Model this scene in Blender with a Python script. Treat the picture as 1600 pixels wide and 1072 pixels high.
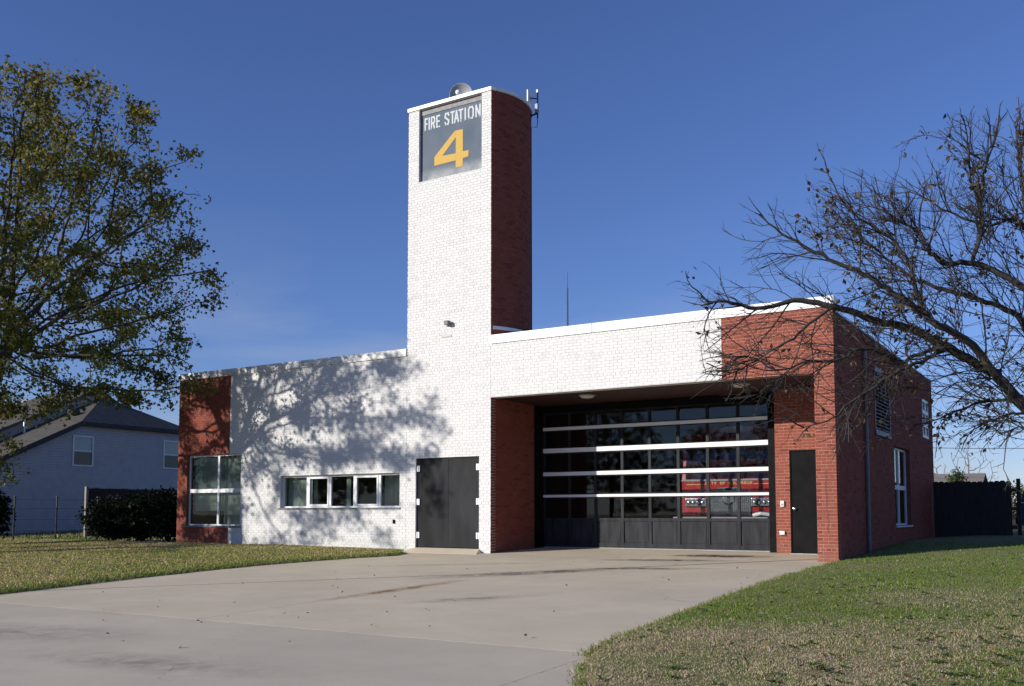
import bpy, bmesh, math, random
import numpy as np
from mathutils import Vector, Matrix
R = math.radians
for o in list(bpy.data.objects): bpy.data.objects.remove(o)
SC = bpy.context.scene
COL = SC.collection

# ------------------------------------------------------------------ camera
CAMP = np.array([12.5323, -19.1664, 0.9332]); YAW = R(-31.910); PIT = R(4.078); FPX = 1505.04
fw = np.array([math.sin(YAW)*math.cos(PIT), math.cos(YAW)*math.cos(PIT), math.sin(PIT)])
rt = np.array([math.cos(YAW), -math.sin(YAW), 0.0]); up = np.cross(rt, fw)
cam = bpy.data.cameras.new('camera'); camo = bpy.data.objects.new('camera', cam); COL.objects.link(camo)
cam.sensor_width = 36; cam.lens = FPX/1600*36; cam.shift_y = (695.67-536)/1600; cam.clip_start = .1; cam.clip_end = 3000
camo.matrix_world = Matrix(((rt[0], up[0], -fw[0], CAMP[0]), (rt[1], up[1], -fw[1], CAMP[1]), (rt[2], up[2], -fw[2], CAMP[2]), (0, 0, 0, 1)))
SC.camera = camo

# ------------------------------------------------------------------ light
SUN_EL = R(17.6); SUN_AZ = R(213.8)
sd = Vector((math.sin(SUN_AZ)*math.cos(SUN_EL), math.cos(SUN_AZ)*math.cos(SUN_EL), math.sin(SUN_EL)))
W = bpy.data.worlds.new('World'); SC.world = W; W.use_nodes = True
wn = W.node_tree; sky = wn.nodes.new('ShaderNodeTexSky'); sky.sky_type = 'NISHITA'; sky.sun_disc = False
sky.sun_elevation = SUN_EL; sky.sun_rotation = SUN_AZ; sky.altitude = 0; sky.air_density = 1.0; sky.dust_density = 0; sky.ozone_density = 4
bg = wn.nodes['Background']; bg.inputs[1].default_value = .095
tn = wn.nodes.new('ShaderNodeMix'); tn.data_type = 'RGBA'; tn.blend_type = 'MULTIPLY'; tn.inputs[0].default_value = 1; tn.inputs[7].default_value = (.95, .97, 1.36, 1)   # white balance of the sky
wn.links.new(sky.outputs[0], tn.inputs[6])
# faint cirrus low over the horizon
wtc = wn.nodes.new('ShaderNodeTexCoord'); wmp = wn.nodes.new('ShaderNodeMapping'); wmp.inputs['Scale'].default_value = (1, 1, 5.5); wn.links.new(wtc.outputs['Generated'], wmp.inputs['Vector'])
wnz = wn.nodes.new('ShaderNodeTexNoise'); wnz.inputs['Scale'].default_value = 2.6; wnz.inputs['Detail'].default_value = 7; wnz.inputs['Roughness'].default_value = .58; wnz.inputs['Distortion'].default_value = .6; wn.links.new(wmp.outputs[0], wnz.inputs['Vector'])
wsx = wn.nodes.new('ShaderNodeSeparateXYZ'); wn.links.new(wtc.outputs['Generated'], wsx.inputs[0])
def wr(sock, a, b):
    n = wn.nodes.new('ShaderNodeMapRange'); n.inputs[1].default_value = a; n.inputs[2].default_value = b; wn.links.new(sock, n.inputs[0]); return n.outputs[0]
def wm(a, b):
    n = wn.nodes.new('ShaderNodeMath'); n.operation = 'MULTIPLY'
    for i, v in enumerate((a, b)):
        if isinstance(v, float): n.inputs[i].default_value = v
        else: wn.links.new(v, n.inputs[i])
    return n.outputs[0]
wf = wm(wm(wr(wnz.outputs['Fac'], .44, .74), wr(wsx.outputs['Z'], .30, .06)), .55)
wmx = wn.nodes.new('ShaderNodeMix'); wmx.data_type = 'RGBA'; wn.links.new(wf, wmx.inputs[0]); wn.links.new(tn.outputs[2], wmx.inputs[6]); wmx.inputs[7].default_value = (4.6, 5.1, 6.4, 1)
wn.links.new(wmx.outputs[2], bg.inputs[0])
sl = bpy.data.lights.new('sun', 'SUN'); sl.energy = 5.0; sl.angle = R(.7); sl.color = (1, .94, .86)
so = bpy.data.objects.new('sun', sl); COL.objects.link(so); so.rotation_euler = (-sd).to_track_quat('-Z', 'Y').to_euler(); so.location = (-30, -40, 30)
SC.view_settings.view_transform = 'Standard'; SC.view_settings.look = 'None'; SC.view_settings.gamma = 1; SC.view_settings.exposure = 0.0
SC.view_settings.use_curve_mapping = False
SC.cycles.max_bounces = 8; SC.cycles.transparent_max_bounces = 16

rng = np.random.default_rng(7); rnd = random.Random(7)

# ------------------------------------------------------------------ projection helpers (used for laying out measured points)
def ray(px, py): return fw*FPX + rt*(px-800) - up*(py-695.67)
def at_y(px, py, y):
    d = ray(px, py); return CAMP + (y-CAMP[1])/d[1]*d
def at_x(px, py, x):
    d = ray(px, py); return CAMP + (x-CAMP[0])/d[0]*d
def at_d(px, py, dist):
    d = ray(px, py); return CAMP + d/np.hypot(d[0], d[1])*dist

# ------------------------------------------------------------------ materials
MATS = {}
def nodes(name):
    m = bpy.data.materials.new(name); m.use_nodes = True; MATS[name] = m
    nt = m.node_tree; return m, nt, nt.nodes['Principled BSDF']
def N(nt, typ, **kw):
    n = nt.nodes.new(typ)
    for k, v in kw.items():
        if k.startswith('i_'): n.inputs[k[2:].replace('_', ' ')].default_value = v
        else: setattr(n, k, v)
    return n
def math_(nt, op, a, b=None, c=None, clamp=False):
    n = nt.nodes.new('ShaderNodeMath'); n.operation = op; n.use_clamp = clamp
    for i, v in enumerate((a, b, c)):
        if v is None: continue
        if isinstance(v, (int, float)): n.inputs[i].default_value = v
        else: nt.links.new(v, n.inputs[i])
    return n.outputs[0]
def mixc(nt, fac, a, b, mode='MIX'):
    n = nt.nodes.new('ShaderNodeMix'); n.data_type = 'RGBA'; n.blend_type = mode
    for sock, v in ((n.inputs[0], fac), (n.inputs[6], a), (n.inputs[7], b)):
        if isinstance(v, (int, float)): sock.default_value = v
        elif isinstance(v, tuple): sock.default_value = v if len(v) == 4 else (*v, 1)
        else: nt.links.new(v, sock)
    return n.outputs[2]
def noise(nt, scale, detail=4, rough=.55, vec=None, dist=0):
    n = nt.nodes.new('ShaderNodeTexNoise'); n.inputs['Scale'].default_value = scale; n.inputs['Detail'].default_value = detail
    n.inputs['Roughness'].default_value = rough; n.inputs['Distortion'].default_value = dist
    if vec is not None: nt.links.new(vec, n.inputs['Vector'])
    return n.outputs['Fac']
def pos(nt, scale=None, obj=False):
    g = nt.nodes.new('ShaderNodeTexCoord').outputs['Object'] if obj else nt.nodes.new('ShaderNodeNewGeometry').outputs['Position']
    if scale is None: return g
    m = nt.nodes.new('ShaderNodeMapping'); m.inputs['Scale'].default_value = scale; nt.links.new(g, m.inputs['Vector']); return m.outputs[0]
def ramp(nt, fac, lo, hi):
    n = nt.nodes.new('ShaderNodeMapRange'); n.inputs[1].default_value = lo; n.inputs[2].default_value = hi; n.clamp = True
    nt.links.new(fac, n.inputs[0]); return n.outputs[0]
def bump(nt, b, h, strength=.3, dist=.01):
    n = nt.nodes.new('ShaderNodeBump'); n.inputs['Strength'].default_value = strength; n.inputs['Distance'].default_value = dist
    nt.links.new(h, n.inputs['Height']); nt.links.new(n.outputs[0], b.inputs['Normal'])
def pmat(name, col, rough=.6, var=.15, scale=6, metal=0, bmp=0, bscale=80, col2=None, stretch=None, spec=.5, coat=0):
    m, nt, b = nodes(name)
    v = pos(nt, stretch, True)
    f = noise(nt, scale, 5, .6, v)
    c2 = col2 or tuple(max(0, c*(1-2*var)) for c in col)
    c1 = col if col2 else tuple(min(1, c*(1+var)) for c in col)
    nt.links.new(mixc(nt, ramp(nt, f, .3, .7), c1, c2), b.inputs['Base Color'])
    r = math_(nt, 'MULTIPLY_ADD', noise(nt, scale*3, 3, .5, v), .25, rough-.12)
    nt.links.new(r, b.inputs['Roughness']); b.inputs['Metallic'].default_value = metal; b.inputs['Specular IOR Level'].default_value = spec
    if coat: b.inputs['Coat Weight'].default_value = coat; b.inputs['Coat Roughness'].default_value = .08
    if bmp: bump(nt, b, noise(nt, bscale, 3, .6, v), bmp)
    return m

def brick_mat(name, ca, cb, cc, rough, grime):
    m, nt, b = nodes(name)
    a = N(nt, 'ShaderNodeAttribute', attribute_name='rnd').outputs['Fac']
    c = mixc(nt, ramp(nt, a, 0, .75), ca, cb); c = mixc(nt, ramp(nt, a, .88, .93), c, cc)
    p = pos(nt)
    c = mixc(nt, math_(nt, 'MULTIPLY', ramp(nt, noise(nt, 30, 3, .6, p), .45, .8), grime), c, tuple(x*.55 for x in ca))
    st = ramp(nt, noise(nt, 1.0, 5, .65, pos(nt, (1.6, 1.6, .25))), .5, .78)
    c = mixc(nt, math_(nt, 'MULTIPLY', st, grime*.8), c, tuple(x*.72 for x in ca))
    run = ramp(nt, noise(nt, 1.0, 4, .6, pos(nt, (7, 7, .22))), .56, .72); c = mixc(nt, math_(nt, 'MULTIPLY', run, .22), c, tuple(x*.66 for x in ca))
    sp = N(nt, 'ShaderNodeSeparateXYZ'); nt.links.new(p, sp.inputs[0]); ft = math_(nt, 'MULTIPLY', ramp(nt, sp.outputs['Z'], .45, .02), ramp(nt, noise(nt, 3.5, 5, .7, p), .35, .7)); c = mixc(nt, math_(nt, 'MULTIPLY', ft, .4), c, (.26, .23, .18))
    nt.links.new(c, b.inputs['Base Color'])
    nt.links.new(math_(nt, 'MULTIPLY_ADD', a, .16, rough), b.inputs['Roughness']); b.inputs['Specular IOR Level'].default_value = .12
    bump(nt, b, noise(nt, 120, 3, .6, p), .25, .004)
    return m
M_WHITE = brick_mat('white_glazed_brick', (.715, .71, .692), (.69, .685, .667), (.66, .65, .625), .5, .10)
M_RED = brick_mat('red_brick', (.290, .086, .058), (.250, .073, .049), (.190, .057, .042), .78, .30)
M_MORT_W = pmat('mortar_white_wall', (.60, .595, .58), .9, .10, 4)
M_MORT_R = pmat('mortar_red_wall', (.44, .22, .165), .9, .2, 5)
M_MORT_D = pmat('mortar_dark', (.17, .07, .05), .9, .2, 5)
M_COPING = pmat('white_coping_metal', (.82, .82, .81), .32, .05, 2, bmp=.08, bscale=3)
M_COPING_D = pmat('dark_edge_metal', (.09, .085, .085), .5, .15, 3)
M_COPING_G = pmat('weathered_coping', (.74, .73, .70), .45, .18, 3, stretch=(1, 1, 4))
M_TRIM = pmat('white_window_frame', (.78, .79, .80), .4, .05, 3)
M_SILL = pmat('grey_sill', (.16, .16, .165), .55, .15, 4)
M_BLACK = pmat('black_steel', (.009, .009, .010), .7, .2, 3, spec=.08)
M_CHAR = pmat('charcoal_door_paint', (.022, .023, .026), .62, .3, 1.3, stretch=(1, 1, .4), spec=.15)
M_SLATE = pmat('slate_door_panel', (.026, .028, .033), .6, .3, 2.5, stretch=(3, 1, .5), spec=.18)
M_BARW = pmat('white_door_rail', (.80, .80, .79), .35, .05, 3)
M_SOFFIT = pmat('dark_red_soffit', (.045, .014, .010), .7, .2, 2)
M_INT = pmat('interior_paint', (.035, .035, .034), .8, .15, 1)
M_OFFICE = pmat('office_wall_paint', (.16, .165, .15), .8, .1, 1)
M_STEEL = pmat('galvanised_metal', (.55, .56, .58), .35, .15, 5, metal=.9)
M_ALU = pmat('pale_hinge_metal', (.75, .76, .78), .35, .08, 9, metal=.35)
M_GREYP = pmat('grey_plastic', (.30, .31, .31), .5, .1, 8)
M_WPLAS = pmat('white_plastic', (.78, .78, .76), .4, .05, 8)
M_ROOFM = pmat('roof_membrane', (.25, .25, .25), .9, .15, 2)
M_BLIND = pmat('vertical_blind_fabric', (.50, .53, .46), .8, .08, 4)
M_LENS = pmat('frosted_lens', (.62, .58, .50), .4, .05, 8)
M_RUBBER = pmat('black_rubber', (.015, .015, .015), .8, .2, 8)
M_CHROME = pmat('chrome', (.72, .73, .75), .16, .05, 8, metal=1)
M_GOLD = pmat('gold_leaf', (.72, .47, .12), .4, .1, 10)
M_TRUCKRED = pmat('fire_engine_red', (.46, .010, .012), .25, .08, 2, coat=.6)
M_TRUCKWHT = pmat('engine_white', (.75, .75, .75), .3, .05, 3)
M_RUST = pmat('rusty_bolt', (.16, .06, .03), .8, .3, 20)
M_PAINTBOX = pmat('beige_box', (.42, .40, .36), .5, .1, 8)

def glass(name, tint=(.9, .93, .95), refl=1.0):
    m = bpy.data.materials.new(name); m.use_nodes = True; nt = m.node_tree; nt.nodes.remove(nt.nodes['Principled BSDF'])
    out = nt.nodes['Material Output']
    t = N(nt, 'ShaderNodeBsdfTransparent'); t.inputs[0].default_value = (*tint, 1)
    g = N(nt, 'ShaderNodeBsdfGlossy'); g.inputs['Roughness'].default_value = .008
    fr = N(nt, 'ShaderNodeLayerWeight'); fr.inputs[0].default_value = .5
    bn = N(nt, 'ShaderNodeBump'); bn.inputs['Strength'].default_value = .03; bn.inputs['Distance'].default_value = .02
    nt.links.new(noise(nt, 1.3, 2, .5, pos(nt)), bn.inputs['Height']); nt.links.new(bn.outputs[0], g.inputs['Normal'])
    mx = N(nt, 'ShaderNodeMixShader')
    f5 = math_(nt, 'MULTIPLY_ADD', math_(nt, 'POWER', fr.outputs['Facing'], 5), .9, .028*refl, clamp=True); nt.links.new(f5, mx.inputs[0])
    nt.links.new(t.outputs[0], mx.inputs[1]); nt.links.new(g.outputs[0], mx.inputs[2]); nt.links.new(mx.outputs[0], out.inputs[0])
    MATS[name] = m; return m
M_GLASS = glass('window_glass', (.80, .84, .82))
M_GLASSD = glass('bay_door_glass', (.86, .88, .89))

def leaf_mat(name, trans=.35, rough=.55):
    m = bpy.data.materials.new(name); m.use_nodes = True; nt = m.node_tree; b = nt.nodes['Principled BSDF']; out = nt.nodes['Material Output']
    a = N(nt, 'ShaderNodeAttribute', attribute_name='tint').outputs['Color']
    nt.links.new(a, b.inputs['Base Color']); b.inputs['Roughness'].default_value = rough; b.inputs['Specular IOR Level'].default_value = .25
    t = N(nt, 'ShaderNodeBsdfTranslucent'); nt.links.new(a, t.inputs[0])
    mx = N(nt, 'ShaderNodeMixShader'); mx.inputs[0].default_value = trans
    nt.links.new(b.outputs[0], mx.inputs[1]); nt.links.new(t.outputs[0], mx.inputs[2]); nt.links.new(mx.outputs[0], out.inputs[0])
    MATS[name] = m; return m
M_LEAF = leaf_mat('leaf', .42); M_GRASS = leaf_mat('grass_blade', .3, .6)
M_BARK = pmat('dark_bark', (.055, .046, .040), .9, .3, 8, bmp=.6, bscale=30, stretch=(1, 1, .3))
M_BARK2 = pmat('grey_twig_bark', (.050, .042, .037), .85, .35, 6, bmp=.5, bscale=40)
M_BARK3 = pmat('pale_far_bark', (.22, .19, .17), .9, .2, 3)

# ------------------------------------------------------------------ object helpers
ORG = {}
def props(o, label=None, cat=None, group=None, kind=None):
    if label: o['label'] = label
    if cat: o['category'] = cat
    if group: o['group'] = group
    if kind: o['kind'] = kind
    return o
def thing(name, loc, label, cat, group=None):
    o = bpy.data.objects.new(name, None); COL.objects.link(o); o.location = loc; o.empty_display_size = .2
    ORG[o.name] = tuple(loc); return props(o, label, cat, group)
def link(name, me, mat, parent=None, org=None):
    """me is in world coordinates minus org"""
    o = bpy.data.objects.new(name, me); COL.objects.link(o)
    if mat is not None and not me.materials: me.materials.append(mat)
    if parent is not None:
        o.parent = parent; ORG[o.name] = ORG[parent.name]
    else:
        o.location = org or (0, 0, 0); ORG[o.name] = tuple(o.location)
    return o
class MB:
    def __init__(s): s.v = []; s.f = []; s.smooth = False
    def add(s, vs, fs):
        k = len(s.v); s.v += [tuple(map(float, p)) for p in vs]; s.f += [tuple(i+k for i in f) for f in fs]; return s
    def box(s, x0, x1, y0, y1, z0, z1, bev=0):
        if bev:
            bm = bmesh.new(); bmesh.ops.create_cube(bm, size=1)
            for v in bm.verts: v.co = Vector((x0+(v.co.x+.5)*(x1-x0), y0+(v.co.y+.5)*(y1-y0), z0+(v.co.z+.5)*(z1-z0)))
            bmesh.ops.bevel(bm, geom=bm.edges[:], offset=bev, segments=2, affect='EDGES', profile=.7)
            bm.verts.index_update(); s.add([v.co for v in bm.verts], [[v.index for v in f.verts] for f in bm.faces]); bm.free(); return s
        return s.add([(x0, y0, z0), (x1, y0, z0), (x1, y1, z0), (x0, y1, z0), (x0, y0, z1), (x1, y0, z1), (x1, y1, z1), (x0, y1, z1)],
                     [(3, 2, 1, 0), (4, 5, 6, 7), (0, 1, 5, 4), (1, 2, 6, 5), (2, 3, 7, 6), (3, 0, 4, 7)])
    def prism(s, poly, a, b, plane='xy'):
        """extrude 2d polygon between a and b along the remaining axis"""
        def P(p, t): return (p[0], p[1], t) if plane == 'xy' else ((p[0], t, p[1]) if plane == 'xz' else (t, p[0], p[1]))
        n = len(poly); ar = sum(poly[i][0]*poly[(i+1) % n][1]-poly[(i+1) % n][0]*poly[i][1] for i in range(n))
        if (ar < 0): poly = poly[::-1]
        if plane == 'xz': poly = poly[::-1]
        vs = [P(p, a) for p in poly]+[P(p, b) for p in poly]
        return s.add(vs, [tuple(range(n))[::-1], tuple(range(n, 2*n))]+[(i, (i+1) % n, n+(i+1) % n, n+i) for i in range(n)])
    def tube(s, pts, r, n=8, cap=True):
        pts = [Vector(p) for p in pts]; rr = r if hasattr(r, '__len__') else [r]*len(pts); k = len(s.v)
        ref = None
        for i, p in enumerate(pts):
            t = (pts[min(i+1, len(pts)-1)]-pts[max(i-1, 0)]).normalized()
            if ref is None: ref = t.orthogonal().normalized()
            else: ref = (ref-t*ref.dot(t)); ref = ref.normalized() if ref.length > 1e-6 else t.orthogonal().normalized()
            bi = t.cross(ref)
            for j in range(n):
                a = 2*math.pi*j/n; s.v.append(tuple(p+(ref*math.cos(a)+bi*math.sin(a))*rr[i]))
        for i in range(len(pts)-1):
            for j in range(n): s.f.append((k+i*n+j, k+i*n+(j+1) % n, k+(i+1)*n+(j+1) % n, k+(i+1)*n+j))
        if cap: s.f.append(tuple(k+j for j in range(n))[::-1]); s.f.append(tuple(k+(len(pts)-1)*n+j for j in range(n)))
        return s
    def lathe(s, prof, c, axis=(0, 0, 1), n=20):
        ax = Vector(axis).normalized(); u = ax.orthogonal().normalized(); w = ax.cross(u); c = Vector(c); k = len(s.v)
        for (r, h) in prof:
            for j in range(n):
                a = 2*math.pi*j/n; s.v.append(tuple(c+ax*h+(u*math.cos(a)+w*math.sin(a))*r))
        for i in range(len(prof)-1):
            for j in range(n): s.f.append((k+i*n+j, k+i*n+(j+1) % n, k+(i+1)*n+(j+1) % n, k+(i+1)*n+j))
        s.f.append(tuple(k+j for j in range(n))[::-1]); s.f.append(tuple(k+(len(prof)-1)*n+j for j in range(n)))
        return s
    def mesh(s, name, org=(0, 0, 0), smooth=False):
        me = bpy.data.meshes.new(name); me.from_pydata([(p[0]-org[0], p[1]-org[1], p[2]-org[2]) for p in s.v], [], s.f); me.update()
        if smooth or s.smooth: me.polygons.foreach_set('use_smooth', [True]*len(me.polygons))
        return me
    def build(s, name, mat, parent=None, org=None, smooth=False):
        og = ORG[parent.name] if parent is not None else (org or (0, 0, 0))
        return link(name, s.mesh(name, og, smooth), mat, parent, og)
def np_mesh(name, v, quads=None, tris=None, smooth=False):
    me = bpy.data.meshes.new(name); v = np.asarray(v, np.float32)
    nq = 0 if quads is None else len(quads); ntr = 0 if tris is None else len(tris)
    me.vertices.add(len(v)); me.vertices.foreach_set('co', v.ravel())
    loops = np.concatenate([a.ravel() for a in ((quads,) if nq else ())+((tris,) if ntr else ())]).astype(np.int32)
    me.loops.add(len(loops)); me.loops.foreach_set('vertex_index', loops)
    tot = np.concatenate([np.full(nq, 4), np.full(ntr, 3)]).astype(np.int32); st = np.concatenate([[0], np.cumsum(tot)[:-1]]).astype(np.int32)
    me.polygons.add(nq+ntr); me.polygons.foreach_set('loop_start', st)
    try: me.polygons.foreach_set('loop_total', tot)
    except Exception: pass
    me.polygons.foreach_set('use_smooth', np.full(nq+ntr, bool(smooth)))
    me.update(calc_edges=True); me.validate(); return me
def tint(me, cols, domain='FACE'):
    a = me.attributes.new('tint', 'FLOAT_COLOR', domain); c = np.ones((len(cols), 4), np.float32); c[:, :3] = cols; a.data.foreach_set('color', c.ravel())
def vnoise(x, y, scale, seed=0, octv=3):
    out = 0; amp = 1; tot = 0
    for o in range(octv):
        X = x*scale*2**o+seed*17.3+o*5.1; Y = y*scale*2**o+seed*9.7-o*3.3
        xi = np.floor(X).astype(np.int64); yi = np.floor(Y).astype(np.int64); fx = X-xi; fy = Y-yi; fx = fx*fx*(3-2*fx); fy = fy*fy*(3-2*fy)
        def h(a, b):
            n = (a*374761393+b*668265263+seed*144665) & 0x7fffffff; n = ((n ^ (n >> 13))*1274126177) & 0x7fffffff; return ((n ^ (n >> 16)) & 0xffff)/65535.
        out = out+amp*((h(xi, yi)*(1-fx)+h(xi+1, yi)*fx)*(1-fy)+(h(xi, yi+1)*(1-fx)+h(xi+1, yi+1)*fx)*fy); tot += amp; amp *= .5
    return out/tot

# ================================================================== GROUND
SL = .031
def gz(x, y):
    yy = np.clip(y, -26, 7.0); return SL*yy
def sheet(name, xs, ys, zf, mat, kind='structure'):
    X, Y = np.meshgrid(xs, ys); Z = zf(X, Y); nx, ny = len(xs), len(ys)
    idx = np.arange(nx*ny).reshape(ny, nx)
    q = np.stack([idx[:-1, :-1], idx[:-1, 1:], idx[1:, 1:], idx[1:, :-1]], -1).reshape(-1, 4)
    me = np_mesh(name, np.stack([X, Y, Z], -1).reshape(-1, 3), q, smooth=True); o = link(name, me, mat); o['kind'] = kind; return o

# soil / thatch under the grass
def soil_mat(name, a, b_, c):
    m, nt, b = nodes(name); p = pos(nt)
    col = mixc(nt, ramp(nt, noise(nt, .35, 5, .6, p), .35, .65), a, b_); col = mixc(nt, ramp(nt, noise(nt, 14, 5, .7, p), .42, .66), col, c)
    nt.links.new(col, b.inputs['Base Color']); b.inputs['Roughness'].default_value = .95; b.inputs['Specular IOR Level'].default_value = .1
    bump(nt, b, noise(nt, 40, 5, .7, p), .8, .03); return m
M_SOIL = soil_mat('lawn_thatch', (.18, .225, .07), (.36, .29, .18), (.14, .13, .065))
M_SOILF = soil_mat('far_grass_ground', (.075, .085, .03), (.11, .10, .05), (.05, .055, .022))
gx = np.concatenate([np.linspace(-1500, -60, 12), np.linspace(-50, 60, 45), np.linspace(70, 1500, 12)])
gy = np.concatenate([np.linspace(-1500, -60, 12), np.linspace(-50, 60, 111), np.linspace(70, 1500, 12)])
sheet('ground', gx, gy, lambda x, y: gz(x, y)-.05-np.where((x > 8.6) | (x < -3.2), 0, .10), M_SOILF)

# driveway of concrete slabs
def concrete(name, base, dark, stains):
    m, nt, b = nodes(name); p = pos(nt)
    c = mixc(nt, ramp(nt, noise(nt, .55, 6, .62, p), .32, .68), base, tuple(x*.84 for x in base))
    c = mixc(nt, math_(nt, 'MULTIPLY', ramp(nt, noise(nt, .9, 6, .7, pos(nt, (.35, 1.6, 1)), .6), .5, .75), .5), c, dark)
    c = mixc(nt, math_(nt, 'MULTIPLY', ramp(nt, noise(nt, 60, 4, .7, p), .5, .72), .45), c, tuple(x*.70 for x in base))
    c = mixc(nt, math_(nt, 'MULTIPLY', ramp(nt, noise(nt, 2.2, 6, .75, p, .4), .52, .68), .38), c, tuple(x*.80 for x in base))
    c = mixc(nt, math_(nt, 'MULTIPLY', ramp(nt, noise(nt, 9, 5, .7, p), .62, .8), .3), c, tuple(min(1, x*1.14) for x in base))
    for (sx, sy, rx, ry, rot, colr, k) in stains:
        mp = N(nt, 'ShaderNodeMapping'); mp.vector_type = 'TEXTURE'; mp.inputs['Location'].default_value = (sx, sy, 0); mp.inputs['Rotation'].default_value = (0, 0, rot); mp.inputs['Scale'].default_value = (rx, ry, 1e6)
        nt.links.new(p, mp.inputs['Vector'])
        ln = N(nt, 'ShaderNodeVectorMath', operation='LENGTH'); nt.links.new(mp.outputs[0], ln.inputs[0])
        d = math_(nt, 'SUBTRACT', 1, ln.outputs['Value'], clamp=True)
        d = math_(nt, 'MULTIPLY', d, math_(nt, 'MULTIPLY', ramp(nt, noise(nt, 4, 5, .7, p, .5), .3, .62), k), clamp=True)
        c = mixc(nt, d, c, colr)
    vor = N(nt, 'ShaderNodeTexVoronoi', feature='DISTANCE_TO_EDGE'); vor.inputs['Scale'].default_value = .32
    wob = N(nt, 'ShaderNodeVectorMath', operation='MULTIPLY_ADD'); nz = N(nt, 'ShaderNodeTexNoise'); nz.inputs['Scale'].default_value = 1.6; nz.inputs['Detail'].default_value = 6
    nt.links.new(p, nz.inputs['Vector']); nt.links.new(nz.outputs['Color'], wob.inputs[0]); wob.inputs[1].default_value = (.9, .9, 0); nt.links.new(p, wob.inputs[2]); nt.links.new(wob.outputs[0], vor.inputs['Vector'])
    cr = math_(nt, 'LESS_THAN', vor.outputs['Distance'], .0018)
    cr = math_(nt, 'MULTIPLY', cr, ramp(nt, noise(nt, .5, 4, .7, p), .53, .62))
    c = mixc(nt, math_(nt, 'MULTIPLY', cr, .55), c, (.09, .08, .07))
    nt.links.new(c, b.inputs['Base Color']); b.inputs['Roughness'].default_value = .85; b.inputs['Specular IOR Level'].default_value = .25
    h = math_(nt, 'ADD', noise(nt, 160, 3, .7, p), math_(nt, 'MULTIPLY', noise(nt, 3, 4, .6, p), 1.4))
    bump(nt, b, h, .25, .006); return m
K = (.055, .05, .048); RU = (.30, .17, .07)
ST = [(3.6, -4.1, 2.6, .45, .9, K, 1.3), (4.6, -.6, 1.7, .35, .25, K, 1.5), (5.3, .9, 1.3, .5, .1, K, 2.4), (5.1, -2.6, 1.6, .3, .35, K, 1.2),
      (3.15, -7.4, 2.1, .22, 1.53, RU, 1.6), (4.9, -8.0, 1.2, .3, .9, K, .7), (1.2, -3.0, 2.0, .3, .6, K, .5)]
M_CONC = concrete('driveway_concrete', (.70, .60, .43), (.55, .475, .35), ST)
M_CONC2 = concrete('old_apron_concrete', (.63, .545, .41), (.50, .44, .345), [(1.5, -13, 2.5, .8, .3, K, .6), (5, -13.4, 2, .5, .1, K, .5), (6.9, -14.2, 1.6, .35, .3, K, .5)])
dw = bpy.data.objects.new('driveway', None); COL.objects.link(dw); dw['kind'] = 'structure'; ORG[dw.name] = (0, 0, 0)
def slab(x0, x1, y0, y1, mat, g=.007):
    x0 += g; x1 -= g; y0 += g; y1 -= g; mb = MB(); t = .12; e = .0006
    def z(y): return SL*y
    lo = [(x0, y0, z(y0)-t), (x1, y0, z(y0)-t), (x1, y1, z(y1)-t), (x0, y1, z(y1)-t)]
    mi = [(x0, y0, z(y0)-e), (x1, y0, z(y0)-e), (x1, y1, z(y1)-e), (x0, y1, z(y1)-e)]
    hi = [(x0+e, y0+e, z(y0)), (x1-e, y0+e, z(y0)), (x1-e, y1-e, z(y1)), (x0+e, y1-e, z(y1))]
    f = [(8, 9, 10, 11)]
    for a in (0, 4):
        for j in range(4): f.append((a+j, a+(j+1) % 4, a+4+(j+1) % 4, a+4+j))
    mb.add(lo+mi+hi, f); return mb.build('concrete_slab', mat, dw)
for a in [(-6, 3.02, -11.15, -1.9), (3.02, 10, -11.15, -1.9)]: slab(*a, M_CONC)
for a in [(-2.9, 3.4, -1.9, .02), (3.4, 8.3, -1.9, .02), (.005, 6.2, .02, 2.5), (6.2, 7.6, .02, 2.04)]: slab(*a, M_CONC)
for a in [(-14, 8.46, -18.6, -11.15), (8.46, 15, -18.6, -11.15), (-14, 1.2, -26, -18.6), (1.2, 15, -26, -18.6)]: slab(*a, M_CONC2)
# sand filled joints between the slabs
M_JOINT = pmat('joint_filler', (.60, .52, .39), .95, .35, 9)
for (xa, ya, xb, yb) in ((-6, -11.15, 15, -11.15), (-2.9, -1.9, 8.3, -1.9), (0, .02, 7.6, .02), (3.02, -11.1, 3.02, -1.95), (8.46, -18.6, 8.46, -11.2), (3.4, -1.85, 3.4, -.03)):
    wj = .0066; dx_, dy_ = (0, wj) if ya == yb else (wj, 0)
    MB().add([(xa-dx_, ya-dy_, SL*(ya-dy_)-.0010), (xb+dx_, ya-dy_, SL*(ya-dy_)-.0010), (xb+dx_, yb+dy_, SL*(yb+dy_)-.0010), (xa-dx_, yb+dy_, SL*(yb+dy_)-.0010)], [(0, 1, 2, 3)]).build('joint_filler', M_JOINT, dw)
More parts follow.
